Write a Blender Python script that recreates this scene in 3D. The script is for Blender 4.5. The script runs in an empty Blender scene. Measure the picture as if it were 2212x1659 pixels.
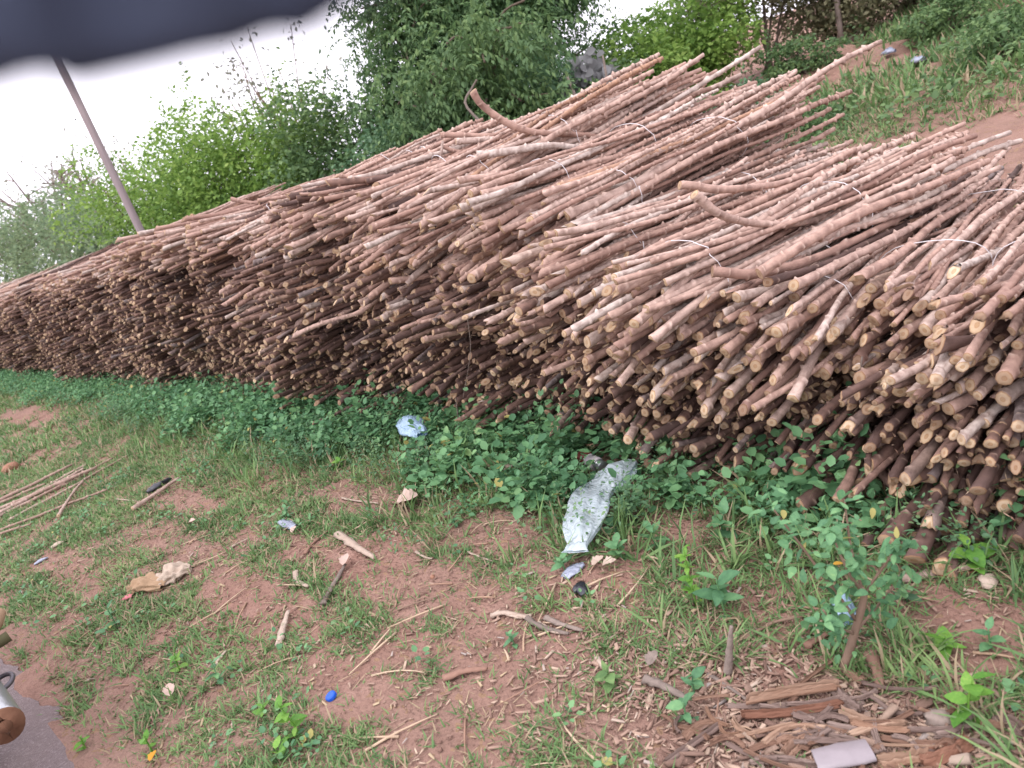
import bpy, math
import numpy as np
from mathutils import Matrix, Vector
rng = np.random.default_rng(11)
R = math.radians
scene = bpy.context.scene
COL = scene.collection

# ------------------------------------------------------------------ camera
# World: X runs along the row of stems (right = +X), Y points into the stack, Z up.
CAMH = 1.5
FPX, CX, CY = 1670.0, 1106.0, 829.5          # photograph measured at 2212 x 1659
ROLL, PITCH = R(19.0), R(18.8)
FWD = np.array([-.768, .64, 0.0]); RGT = np.array([.64, .768, 0.0]); UPZ = np.array([0, 0, 1.0])
look = FWD * math.cos(PITCH) - UPZ * math.sin(PITCH)
upv = FWD * math.sin(PITCH) + UPZ * math.cos(PITCH)
imx = RGT * math.cos(ROLL) - upv * math.sin(ROLL)
imy = RGT * math.sin(ROLL) + upv * math.cos(ROLL)
CAMP = np.array([0, 0, CAMH])
cam = bpy.data.cameras.new('camera'); camo = bpy.data.objects.new('camera', cam); COL.objects.link(camo)
M = Matrix.Identity(4)
for i in range(3):
    M[i][0], M[i][1], M[i][2], M[i][3] = imx[i], imy[i], -look[i], CAMP[i]
camo.matrix_world = M
cam.sensor_width = 36; cam.lens = FPX / 2212 * 36
cam.clip_start = .01; cam.clip_end = 3000
cam.dof.use_dof = True; cam.dof.focus_distance = 3.0; cam.dof.aperture_fstop = 4.2
scene.camera = camo

# ------------------------------------------------------------------ sky, sun, exposure
wd = bpy.data.worlds.new('World'); scene.world = wd; wd.use_nodes = True
nt = wd.node_tree; nt.nodes.clear()
SUN_EL, SUN_AZ = R(66), R(190)
sky = nt.nodes.new('ShaderNodeTexSky'); sky.sky_type = 'NISHITA'; sky.sun_disc = False
sky.sun_elevation = SUN_EL; sky.sun_rotation = SUN_AZ; sky.dust_density = 4; sky.air_density = 1.0
hs = nt.nodes.new('ShaderNodeHueSaturation'); hs.inputs['Saturation'].default_value = .25
mx = nt.nodes.new('ShaderNodeMix'); mx.data_type = 'RGBA'; mx.inputs['Factor'].default_value = .8
mx.inputs['B'].default_value = (8.3, 7.9, 9.0, 1)          # even overcast veil
bg = nt.nodes.new('ShaderNodeBackground'); bg.inputs['Strength'].default_value = .15
wo = nt.nodes.new('ShaderNodeOutputWorld')
nt.links.new(sky.outputs[0], hs.inputs['Color']); nt.links.new(hs.outputs[0], mx.inputs['A'])
nt.links.new(mx.outputs['Result'], bg.inputs['Color']); nt.links.new(bg.outputs[0], wo.inputs[0])
sl = bpy.data.lights.new('sun', 'SUN'); sl.energy = .6; sl.angle = R(40); sl.color = (1, .97, .95)
so = bpy.data.objects.new('sun', sl); COL.objects.link(so)
sd = Vector((math.sin(SUN_AZ) * math.cos(SUN_EL), math.cos(SUN_AZ) * math.cos(SUN_EL), math.sin(SUN_EL)))
so.rotation_euler = sd.to_track_quat('Z', 'Y').to_euler(); so.location = (0, 0, 20)
vs = scene.view_settings; vs.view_transform = 'Standard'; vs.look = 'None'; vs.gamma = 1; vs.exposure = 1.05
scene.render.engine = 'CYCLES'
cy = scene.cycles; cy.use_denoising = True; cy.max_bounces = 5; cy.diffuse_bounces = 3; cy.transparent_max_bounces = 10
cy.glossy_bounces = 2; cy.transmission_bounces = 3; cy.caustics_reflective = False; cy.caustics_refractive = False

# ------------------------------------------------------------------ terrain and pixel helpers
def sstep(a, b, x):
    t = np.clip((x - a) / (b - a), 0, 1); return t * t * (3 - 2 * t)
def wav(x, y, sc, seed=0.0):
    x = x / sc; y = y / sc
    return (np.sin(1.3 * x + 1.7 * y + seed) + np.sin(2.1 * x - 1.1 * y + 2.3 * seed + 1) + np.sin(-.8 * x + 2.6 * y + 4.1 * seed + 2)
            + .6 * np.sin(3.7 * x + 2.9 * y + seed * 1.7) + .6 * np.sin(4.3 * x - 3.9 * y + seed * 3.1)) / 4.2
def gz(x, y):
    z = .012 * wav(x, y, .35, 1) + .014 * wav(x, y, 1.1, 2)
    z = z * sstep(0.0, .5, y) * (1 - .6 * sstep(9, 16, np.hypot(x, y)))
    bank = .8 * sstep(4.2, 15, y + .25 * np.maximum(x + 1, 0))
    z = z + bank * (1 + .12 * wav(x, y, 2.2, 5)) + .05 * wav(x, y, 1.6, 7) * sstep(5, 8, y)
    return z
def ray(px, py):
    d = look + imx * (px - CX) / FPX + imy * (CY - py) / FPX
    return d
def at(px, py, z=0.0):
    d = ray(px, py); P = CAMP + d * ((z - CAMH) / d[2])
    for _ in range(12):
        h = float(gz(P[0], P[1])) + z
        if d[2] > -.004: break
        P = .5 * P + .5 * (CAMP + d * ((h - CAMH) / d[2]))
    return P
def at_y(px, py, y):
    d = ray(px, py); return CAMP + d * (y / d[1])
def at_depth(px, py, B):                     # same distance along the horizontal view direction as B
    d = ray(px, py); return CAMP + d * ((B - CAMP) @ FWD / (d @ FWD))
def azim(px, dist):
    py = 770 - .344 * (px + 470); d = ray(px, py); h = d[:2] / np.hypot(*d[:2]); return h * dist

# ------------------------------------------------------------------ mesh helpers
def mesh(name, verts, faces, mats=(), midx=None, attrs=None, smooth=True):
    verts = np.asarray(verts, dtype=np.float32)
    me = bpy.data.meshes.new(name)
    if isinstance(faces, np.ndarray):
        n, k = faces.shape
        me.vertices.add(len(verts)); me.vertices.foreach_set('co', verts.ravel())
        me.loops.add(n * k); me.loops.foreach_set('vertex_index', faces.astype(np.int32).ravel())
        me.polygons.add(n); me.polygons.foreach_set('loop_start', np.arange(0, n * k, k, dtype=np.int32))
        me.update(calc_edges=True)
    else:
        me.from_pydata(verts.tolist(), [], faces); me.update()
    for m in mats: me.materials.append(m)
    if midx is not None: me.polygons.foreach_set('material_index', np.asarray(midx, dtype=np.int32))
    if smooth: me.polygons.foreach_set('use_smooth', np.ones(len(me.polygons), dtype=bool))
    for k, v in (attrs or {}).items():
        a = me.attributes.new(k, 'FLOAT', 'POINT'); a.data.foreach_set('value', np.asarray(v, dtype=np.float32))
    return me
def obj(name, me, parent=None, loc=(0, 0, 0), rot=(0, 0, 0), scale=1.0):
    o = bpy.data.objects.new(name, me); COL.objects.link(o)
    if parent is not None: o.parent = parent
    o.location = loc; o.rotation_euler = rot
    o.scale = (scale,) * 3 if not hasattr(scale, '__len__') else scale
    return o
def tag(o, label=None, cat=None, group=None, kind=None):
    for k, v in (('label', label), ('category', cat), ('group', group), ('kind', kind)):
        if v: o[k] = v
    return o
def empty(name, loc=(0, 0, 0), rot=(0, 0, 0)):
    return obj(name, None, None, loc, rot)
def frames(path):
    P = np.asarray(path, float); T = np.gradient(P, axis=0); T /= np.linalg.norm(T, axis=1)[:, None] + 1e-9
    ref = np.array([0, 0, 1.0]) if abs(T[:, 2]).mean() < .8 else np.array([0, 1.0, 0])
    A = np.cross(T, ref); A /= np.linalg.norm(A, axis=1)[:, None] + 1e-9
    return P, A, np.cross(A, T)
def tube(path, rad, sides=8, rough=0.0, flat=1.0, cap=True):
    P, A, B = frames(path); n = len(P); rad = np.broadcast_to(np.asarray(rad, float), (n,))
    th = np.arange(sides) * 2 * np.pi / sides
    k = 1 + rough * rng.normal(size=(n, sides))
    V = P[:, None] + (A[:, None] * np.cos(th)[None, :, None] + flat * B[:, None] * np.sin(th)[None, :, None]) * (rad[:, None] * k)[..., None]
    V = V.reshape(-1, 3)
    F = [[i * sides + j, i * sides + (j + 1) % sides, (i + 1) * sides + (j + 1) % sides, (i + 1) * sides + j] for i in range(n - 1) for j in range(sides)]
    if cap:
        F.append(list(range(sides))[::-1]); F.append([(n - 1) * sides + j for j in range(sides)])
    return V, F
def spline(pts, n=14):
    P = np.asarray(pts, float); t = np.linspace(0, len(P) - 1, n); out = []
    for u in t:
        i = min(int(u), len(P) - 2); f = u - i
        p0 = P[max(i - 1, 0)]; p1 = P[i]; p2 = P[i + 1]; p3 = P[min(i + 2, len(P) - 1)]
        out.append(.5 * (2 * p1 + (p2 - p0) * f + (2 * p0 - 5 * p1 + 4 * p2 - p3) * f * f + (3 * p1 - p0 - 3 * p2 + p3) * f ** 3))
    return np.array(out)
def joinm(parts):
    V, F, n = [], [], 0
    for v, f in parts:
        V.append(np.asarray(v, float)); F += [[i + n for i in q] for q in f]; n += len(v)
    return np.concatenate(V), F
def rotmats(yaw, tilt, spin):
    """template +Y -> direction with azimuth yaw and elevation tilt, rolled by spin about itself"""
    cy_, sy_ = np.cos(yaw), np.sin(yaw); ct, st = np.cos(tilt), np.sin(tilt); cs, ss = np.cos(spin), np.sin(spin)
    d = np.stack([cy_ * ct, sy_ * ct, st], -1); a = np.stack([sy_, -cy_, 0 * cy_], -1); b = np.cross(a, d)
    X = a * cs[:, None] + b * ss[:, None]; Z = -a * ss[:, None] + b * cs[:, None]
    return np.stack([X, d, Z], -1)
def scat(T, F, Rm, P, S):
    T = np.asarray(T, float); F = np.asarray(F); n = len(P); S = np.asarray(S, float)
    if S.ndim == 1: S = np.repeat(S[:, None], 3, 1)
    V = np.einsum('nij,nvj->nvi', Rm, T[None] * S[:, None, :]) + np.asarray(P)[:, None]
    G = (F[None] + (np.arange(n) * len(T))[:, None, None]).reshape(-1, F.shape[1])
    return V.reshape(-1, 3), G
def cat(parts):
    V, F, n = [], [], 0
    for v, f in parts:
        V.append(v); F.append(f + n); n += len(v)
    return np.concatenate(V), np.concatenate(F)
LEAF_T = np.array([[0, 0, 0], [.26, .3, .05], [.2, .68, .02], [0, 1, -.1], [-.2, .68, .02], [-.26, .3, .05]])
LEAF_F = np.array([[0, 1, 2, 3], [0, 3, 4, 5]])
ROUND_T = np.array([[0, 0, 0], [.36, .3, .06], [.3, .72, .03], [0, 1, -.08], [-.3, .72, .03], [-.36, .3, .06]])
BLADE_T = np.array([[-.03, 0, 0], [.03, 0, 0], [-.032, .4, .02], [.032, .4, .02], [-.022, .75, -.06], [.022, .75, -.06], [-.003, 1, -.2], [.003, 1, -.2]])
BLADE_F = np.array([[0, 1, 3, 2], [2, 3, 5, 4], [4, 5, 7, 6]])

DIA_T = np.array([[0, 0, 0], [.3, .45, .06], [0, 1, -.1], [-.3, .45, .06]]); DIA_F = np.array([[0, 1, 2, 3]])
BLADE2_T = np.array([[-.035, 0, 0], [.035, 0, 0], [-.03, .55, 0], [.03, .55, 0], [-.003, 1, -.14], [.003, 1, -.14]]); BLADE2_F = np.array([[0, 1, 3, 2], [2, 3, 5, 4]])

# ------------------------------------------------------------------ materials
class NM:
    def __init__(s, name):
        s.m = bpy.data.materials.new(name); s.m.use_nodes = True; s.t = s.m.node_tree; s.t.nodes.clear()
        s.out = s.n('ShaderNodeOutputMaterial')
    def n(s, typ, **kw):
        nd = s.t.nodes.new(typ)
        for k, v in kw.items():
            if hasattr(nd, k) and k not in nd.inputs: setattr(nd, k, v)
            else: s.set(nd, k, v)
        return nd
    def set(s, nd, k, v):
        i = nd.inputs[k]
        if isinstance(v, bpy.types.NodeSocket): s.t.links.new(v, i)
        elif isinstance(v, bpy.types.Node): s.t.links.new(v.outputs[0], i)
        else: i.default_value = v
    def math(s, op, a, b=0.0, clamp=False):
        nd = s.n('ShaderNodeMath', operation=op); nd.use_clamp = clamp; s.set(nd, 0, a); s.set(nd, 1, b); return nd.outputs[0]
    def noise(s, scale, detail=4, rough=.55, vec=None, stretch=None):
        if vec is None: vec = s.n('ShaderNodeTexCoord').outputs['Object']
        if stretch is not None:
            mp = s.n('ShaderNodeMapping'); s.set(mp, 'Vector', vec); mp.inputs['Scale'].default_value = stretch; vec = mp.outputs[0]
        nd = s.n('ShaderNodeTexNoise'); s.set(nd, 'Vector', vec)
        nd.inputs['Scale'].default_value = scale; nd.inputs['Detail'].default_value = detail; nd.inputs['Roughness'].default_value = rough
        return nd.outputs[0]
    def ramp(s, fac, stops):
        nd = s.n('ShaderNodeValToRGB'); s.set(nd, 'Fac', fac); el = nd.color_ramp.elements
        while len(el) < len(stops): el.new(.5)
        for e, (p, c) in zip(el, stops): e.position = p; e.color = (*c, 1)
        return nd.outputs[0]
    def mix(s, f, a, b, mode='MIX'):
        nd = s.n('ShaderNodeMix', data_type='RGBA', blend_type=mode); s.set(nd, 'Factor', f)
        for k, v in (('A', a), ('B', b)):
            s.set(nd, k, (*v, 1) if isinstance(v, tuple) and len(v) == 3 else v)
        return nd.outputs['Result']
    def attr(s, name):
        return s.n('ShaderNodeAttribute', attribute_name=name).outputs['Fac']
    def rnd(s):
        g = s.n('ShaderNodeNewGeometry').outputs['Random Per Island']; o = s.n('ShaderNodeObjectInfo').outputs['Random']
        return s.math('FRACT', s.math('ADD', g, o))
    def bsdf(s, col, rough=.8, bump=None, bdist=.01, bstr=.6, **kw):
        b = s.n('ShaderNodeBsdfPrincipled'); s.set(b, 'Base Color', (*col, 1) if isinstance(col, tuple) and len(col) == 3 else col)
        s.set(b, 'Roughness', rough); s.set(b, 'Specular IOR Level', kw.pop('spec', .3))
        for k, v in kw.items(): s.set(b, k, v)
        if bump is not None:
            bp = s.n('ShaderNodeBump'); s.set(bp, 'Height', bump); bp.inputs['Distance'].default_value = bdist; bp.inputs['Strength'].default_value = bstr
            s.set(b, 'Normal', bp)
        return b.outputs[0]
    def done(s, sh):
        s.t.links.new(sh, s.out.inputs['Surface']); return s.m

def bark_stem(name, stops, mott, crack_shade, scar):
    k = NM(name); r = k.rnd()
    base = k.ramp(r, stops)
    n1 = k.noise(9, 3, stretch=(1, .35, 1)); n2 = k.noise(60, 4, .7, stretch=(1, .3, 1))
    base = k.mix(k.math('MULTIPLY', n1, .5), base, mott)
    base = k.mix(k.math('MULTIPLY', k.math('SUBTRACT', n2, .3), .9, True), base, crack_shade)
    nd = k.attr('node')
    base = k.mix(k.math('MULTIPLY', k.math('SUBTRACT', k.noise(26, 3, .6), .42), 2.2, True), base, crack_shade)
    base = k.mix(k.math('MULTIPLY', nd, -.75, True), base, crack_shade)  # shade beside each knob painted into the bark colour
    base = k.mix(k.math('MULTIPLY', nd, .7, True), base, scar)
    h = k.math('ADD', k.math('MULTIPLY', n2, .7), k.noise(22, 3, stretch=(1, .6, 1)))
    return k.done(k.bsdf(base, .8, h, .006, .8, spec=.25))
def cut_end(name='cut_wood'):
    k = NM(name); r = k.attr('rad'); q = k.rnd()
    pale = k.ramp(q, [(0, (.2, .13, .09)), (.25, (.36, .25, .16)), (.6, (.52, .39, .25)), (1, (.66, .53, .37))])
    ring = k.ramp(r, [(0, (.7, .6, .48)), (.18, (.8, .7, .58)), (.26, (.68, .52, .38)), (.42, (1, 1, 1)), (.8, (1, .97, .92)), (.93, (.7, .55, .42)), (1, (.5, .36, .28))])
    c = k.mix(1.0, pale, ring, 'MULTIPLY')
    n = k.noise(120, 3)
    c = k.mix(k.math('MULTIPLY', n, .5), c, (.3, .19, .12)); c = k.mix(k.math('MULTIPLY', k.math('SUBTRACT', k.noise(18, 2), .45), 3.0, True), c, (.27, .18, .12))
    return k.done(k.bsdf(c, .85, n, .003, .7))
def leafmat(name, stops, trans=.35, rough=.5, clump=1.2, dry=None):
    k = NM(name); r = k.rnd(); n = k.noise(clump, 2)
    f = k.math('ADD', k.math('MULTIPLY', r, .6), k.math('MULTIPLY', k.math('SUBTRACT', n, .3), 1.0), True)
    c = k.ramp(f, stops)
    if dry:
        c = k.mix(k.math('GREATER_THAN', r, 1 - dry[0]), c, dry[1])
    b = k.bsdf(c, rough, spec=.25)
    t = k.n('ShaderNodeBsdfTranslucent'); k.set(t, 'Color', c)
    mxs = k.n('ShaderNodeMixShader'); mxs.inputs[0].default_value = trans
    k.t.links.new(b, mxs.inputs[1]); k.t.links.new(t.outputs[0], mxs.inputs[2])
    return k.done(mxs.outputs[0])
def simple(name, c, rough=.8, sc=30, var=.35, dark=None, bump=.004, stretch=None, spec=.3, **kw):
    k = NM(name); n = k.noise(sc, 4, .6, stretch=stretch); n2 = k.noise(sc * .22, 3, stretch=stretch)
    dark = dark or tuple(v * .45 for v in c)
    o = k.n('ShaderNodeObjectInfo').outputs['Random']
    f = k.math('MULTIPLY', k.math('ADD', k.math('MULTIPLY', n, .6), k.math('MULTIPLY', k.math('ADD', n2, k.math('MULTIPLY', o, .5)), .6)), var * 1.6, True)
    return k.done(k.bsdf(k.mix(f, c, dark), rough, n, bump, .7, spec=spec, **kw))

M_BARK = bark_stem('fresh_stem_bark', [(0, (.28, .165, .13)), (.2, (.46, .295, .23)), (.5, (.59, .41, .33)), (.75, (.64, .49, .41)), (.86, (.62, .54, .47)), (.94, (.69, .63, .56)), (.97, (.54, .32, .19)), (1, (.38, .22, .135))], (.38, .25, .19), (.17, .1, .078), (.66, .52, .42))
M_OLD_SHADED = bark_stem('aged_shaded_stem_bark', [(0, (.07, .045, .04)), (.3, (.15, .088, .07)), (.6, (.26, .152, .113)), (.85, (.34, .21, .158)), (.93, (.32, .28, .27)), (1, (.42, .27, .18))], (.16, .1, .08), (.062, .038, .032), (.52, .39, .3))  # aged brown bark, with shade of the lower face put into the colour
M_DRYS = bark_stem('dry_stem_bark', [(0, (.36, .24, .19)), (.5, (.46, .33, .27)), (1, (.54, .42, .35))], (.36, .25, .19), (.2, .13, .1), (.65, .52, .4)); M_CUT = cut_end()
M_WEED = leafmat('weed_leaf', [(0, (.06, .15, .075)), (.4, (.115, .26, .12)), (.8, (.19, .37, .16)), (1, (.33, .5, .2))], .3, .5, 3, (.015, (.4, .36, .12)))
M_FINE = leafmat('fine_weed_leaf', [(0, (.06, .13, .07)), (.6, (.12, .225, .11)), (1, (.22, .34, .14))], .3)
M_GRASS = leafmat('grass_blade', [(0, (.075, .15, .06)), (.5, (.155, .265, .095)), (.85, (.25, .36, .135)), (1, (.34, .4, .19))], .3, .6, 2.5, (.2, (.4, .31, .2)))
M_PALE = leafmat('seedling_leaf', [(0, (.08, .22, .04)), (.6, (.17, .36, .06)), (1, (.3, .46, .1))], .35, .5, 6)
M_BUSH = leafmat('bush_leaf', [(0, (.07, .15, .035)), (.35, (.16, .28, .06)), (.7, (.26, .4, .09)), (1, (.38, .5, .14))], .4, .6, .9)
M_BUSHD = leafmat('dark_bush_leaf', [(0, (.065, .12, .055)), (.5, (.125, .215, .085)), (1, (.24, .34, .125))], .35, .6, .9)
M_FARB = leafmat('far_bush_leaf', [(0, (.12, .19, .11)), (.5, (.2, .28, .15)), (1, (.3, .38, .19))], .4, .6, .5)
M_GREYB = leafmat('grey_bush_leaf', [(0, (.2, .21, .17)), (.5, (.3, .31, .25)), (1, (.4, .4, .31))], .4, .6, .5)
M_TREE = leafmat('tree_leaf', [(0, (.05, .1, .045)), (.5, (.1, .185, .075)), (1, (.21, .3, .11))], .5, .55, .7)
M_DRYB = leafmat('dry_brush_leaf', [(0, (.13, .14, .07)), (.5, (.22, .22, .12)), (1, (.34, .31, .19))], .3, .7, .8)
M_PURP = leafmat('purple_leaf', [(0, (.2, .2, .2)), (1, (.3, .3, .3))], .4, .5)
M_ORANGE = leafmat('yellowed_leaf', [(0, (.55, .25, .03)), (1, (.7, .4, .06))], .3, .6)
M_TWIG = simple('twig_bark', (.3, .2, .14), .85, 40, .5)
M_TRUNK = simple('trunk_bark', (.2, .15, .11), .9, 14, .6, bump=.03)
M_GREYW = simple('weathered_wood', (.38, .3, .25), .9, 60, .7, bump=.008)
M_PALEW = simple('bleached_wood', (.62, .52, .42), .9, 70, .4, dark=(.22, .14, .1), bump=.01)
M_REDW = simple('rotten_red_wood', (.4, .23, .15), .95, 70, .8, dark=(.2, .09, .05), bump=.008)
M_CHIP = simple('chip_wood', (.4, .25, .18), .9, 50, .55, dark=(.17, .09, .065), bump=.004)
def island_wood(name, stops, sc=60):
    k = NM(name); n = k.noise(sc, 4, .6); c = k.ramp(k.rnd(), stops); c = k.mix(k.math('MULTIPLY', n, .6), c, (.15, .085, .06))
    return k.done(k.bsdf(c, .9, n, .004, .8))
M_CHIP2 = island_wood('mixed_chip_wood', [(0, (.2, .125, .095)), (.4, (.34, .225, .17)), (.75, (.45, .32, .24)), (.93, (.58, .45, .33)), (1, (.4, .36, .33))])
M_SPL = island_wood('splinter_wood', [(0, (.3, .17, .12)), (.4, (.48, .33, .22)), (1, (.66, .52, .36))])
M_STRAW = simple('dry_straw', (.5, .38, .24), .9, 40, .4)
M_STONE = simple('reddish_stone', (.42, .22, .14), .9, 40, .5, bump=.01)
M_TWINE = simple('white_twine', (.78, .76, .76), .6, 60, .15)
M_CLOTH = simple('faded_cloth', (.55, .44, .34), .95, 60, .35, bump=.004)
M_CLOTHT = simple('tan_cloth', (.42, .28, .17), .95, 60, .35, bump=.004)
M_DRYLEAF = simple('dry_leaf', (.62, .46, .38), .9, 50, .35)
M_BLUECAP = simple('blue_plastic', (.01, .09, .5), .4, 60, .15)
M_BLACKP = simple('black_plastic', (.02, .022, .03), .3, 30, .3, spec=.6)
M_NAVY = simple('navy_flap', (.055, .07, .11), .95, 80, .2)
M_POLE = simple('pole_wood', (.5, .43, .42), .9, 12, .5, dark=(.22, .18, .18), stretch=(6, 6, .5), bump=.01)
M_METAL = simple('galvanised_metal', (.5, .52, .53), .35, 25, .3, Metallic=.8)
M_RUST = simple('rusty_metal', (.27, .14, .085), .9, 45, .7, dark=(.12, .055, .03))
M_IRON = simple('dark_iron', (.14, .13, .14), .5, 30, .4, Metallic=.5)
M_RUBBER = simple('black_rubber', (.03, .03, .03), .7, 50, .3)
M_OLIVE = simple('olive_rubber', (.14, .13, .06), .8, 50, .5)
M_PAINTR = simple('dark_red_paint', (.16, .035, .03), .4, 20, .4)
M_ORLENS = simple('orange_lens', (.75, .16, .02), .3, 20, .1)
M_SILVER = simple('scuffed_silver_paint', (.58, .56, .6), .4, 30, .3, dark=(.3, .2, .2))
def plastic(name, tint, alpha):
    k = NM(name); n = k.noise(9, 3, .5)
    w = k.math('ABSOLUTE', k.math('SUBTRACT', k.noise(28, 3, .5), .5))
    b = k.bsdf(tint, .22, w, .03, .9, spec=.8)
    t = k.n('ShaderNodeBsdfTransparent'); t.inputs[0].default_value = (*tint, 1)
    m = k.n('ShaderNodeMixShader'); k.set(m, 0, k.math('ADD', k.math('MULTIPLY', n, .5), alpha - .25, True))
    k.t.links.new(t.outputs[0], m.inputs[1]); k.t.links.new(b, m.inputs[2]); return k.done(m.outputs[0])
M_BAG = plastic('clear_plastic', (.7, .79, .82), .52)
M_BAGB = plastic('bluish_plastic', (.33, .47, .6), .78)
M_BAGD = plastic('grey_plastic', (.34, .37, .46), .85)

def soil_mat():
    k = NM('red_soil'); co = k.n('ShaderNodeTexCoord').outputs['Object']
    big = k.noise(.9, 4, .6, co); mid = k.noise(6, 5, .65, co); fine = k.noise(45, 5, .7, co); peb = k.n('ShaderNodeTexVoronoi'); k.set(peb, 'Vector', co); peb.inputs['Scale'].default_value = 55
    c = k.ramp(mid, [(.25, (.22, .125, .092)), (.5, (.345, .2, .152)), (.75, (.45, .28, .22))])
    c = k.mix(k.math('MULTIPLY', k.math('SUBTRACT', big, .4), 2.2, True), c, (.32, .215, .165))
    c = k.mix(k.math('MULTIPLY', fine, .4), c, (.17, .1, .078))
    c = k.mix(k.math('GREATER_THAN', k.noise(24, 2, .5, co), .64), c, (.3, .19, .12))
    h = k.math('ADD', k.math('MULTIPLY', mid, .8), k.math('ADD', k.math('MULTIPLY', fine, .5), k.math('MULTIPLY', peb.outputs[0], -.35)))
    return k.done(k.bsdf(c, .95, h, .04, 1.0, spec=.15))
M_SOIL = soil_mat()
def asphalt_mat():
    k = NM('asphalt'); co = k.n('ShaderNodeTexCoord').outputs['Object']
    v = k.n('ShaderNodeTexVoronoi'); k.set(v, 'Vector', co); v.inputs['Scale'].default_value = 160
    c = k.ramp(v.outputs['Color'], [(0, (.13, .11, .115)), (.7, (.2, .17, .175)), (1, (.34, .3, .31))])
    dust = k.noise(2.2, 4, .6, co)
    c = k.mix(k.math('MULTIPLY', dust, .75), c, (.22, .15, .125))
    return k.done(k.bsdf(c, .9, v.outputs[0], .006, .8))
M_ASPH = asphalt_mat()

# ------------------------------------------------------------------ ground, road
def axis(stops):
    out = []
    for a, b, st in stops: out.append(np.arange(a, b, st))
    return np.concatenate(out + [np.array([stops[-1][1]])])
gx = axis([(-900, -60, 70), (-60, -16, 2), (-16, -7, .14), (-7, 1.4, .05), (1.4, 16, .3), (16, 60, 4), (60, 900, 70)])
gy = axis([(-900, -20, 80), (-20, -1, 1.5), (-1, 3, .05), (3, 9, .16), (9, 24, .4), (24, 60, 3), (60, 900, 70)])
GX, GY = np.meshgrid(gx, gy); GZ = gz(GX, GY)
GZ += np.where((GY > -.02) & (GY < .3), .02 * sstep(-.02, .06, GY) * sstep(.3, .15, GY) * (wav(GX, GY, .2, 6) > 0), 0)
GZ += np.where((np.abs(GX + 3) < 5) & (GY > .1) & (GY < 3), .006 * wav(GX, GY, .09, 3), 0)
nx, ny = len(gx), len(gy)
ii = (np.arange(ny - 1)[:, None] * nx + np.arange(nx - 1)).ravel()
GF = np.stack([ii, ii + 1, ii + nx + 1, ii + nx], 1)
tag(obj('ground', mesh('ground', np.stack([GX, GY, GZ], -1).reshape(-1, 3), GF, [M_SOIL])), kind='structure')
ex = np.concatenate([np.linspace(-60, -9, 60), np.linspace(-8.9, 2, 600), np.linspace(2.2, 40, 30)])
edge = .05 + .05 * wav(ex, 0 * ex, .5, 3) + .03 * wav(ex, 0 * ex, .16, 8) + .02 * wav(ex, 0 * ex, .05, 5)
V = np.concatenate([np.stack([ex, edge, 0 * ex + .006], 1), np.stack([ex, edge - .03, 0 * ex + .016], 1), np.stack([ex, 0 * ex - 4.5, 0 * ex + .02], 1)])
n = len(ex); i0 = np.arange(n - 1)
F = np.concatenate([np.stack([i0 + n, i0 + n + 1, i0 + 1, i0], 1), np.stack([i0 + 2 * n, i0 + 2 * n + 1, i0 + n + 1, i0 + n], 1)])
tag(obj('road', mesh('road', V, F, [M_ASPH])), kind='structure')

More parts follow.
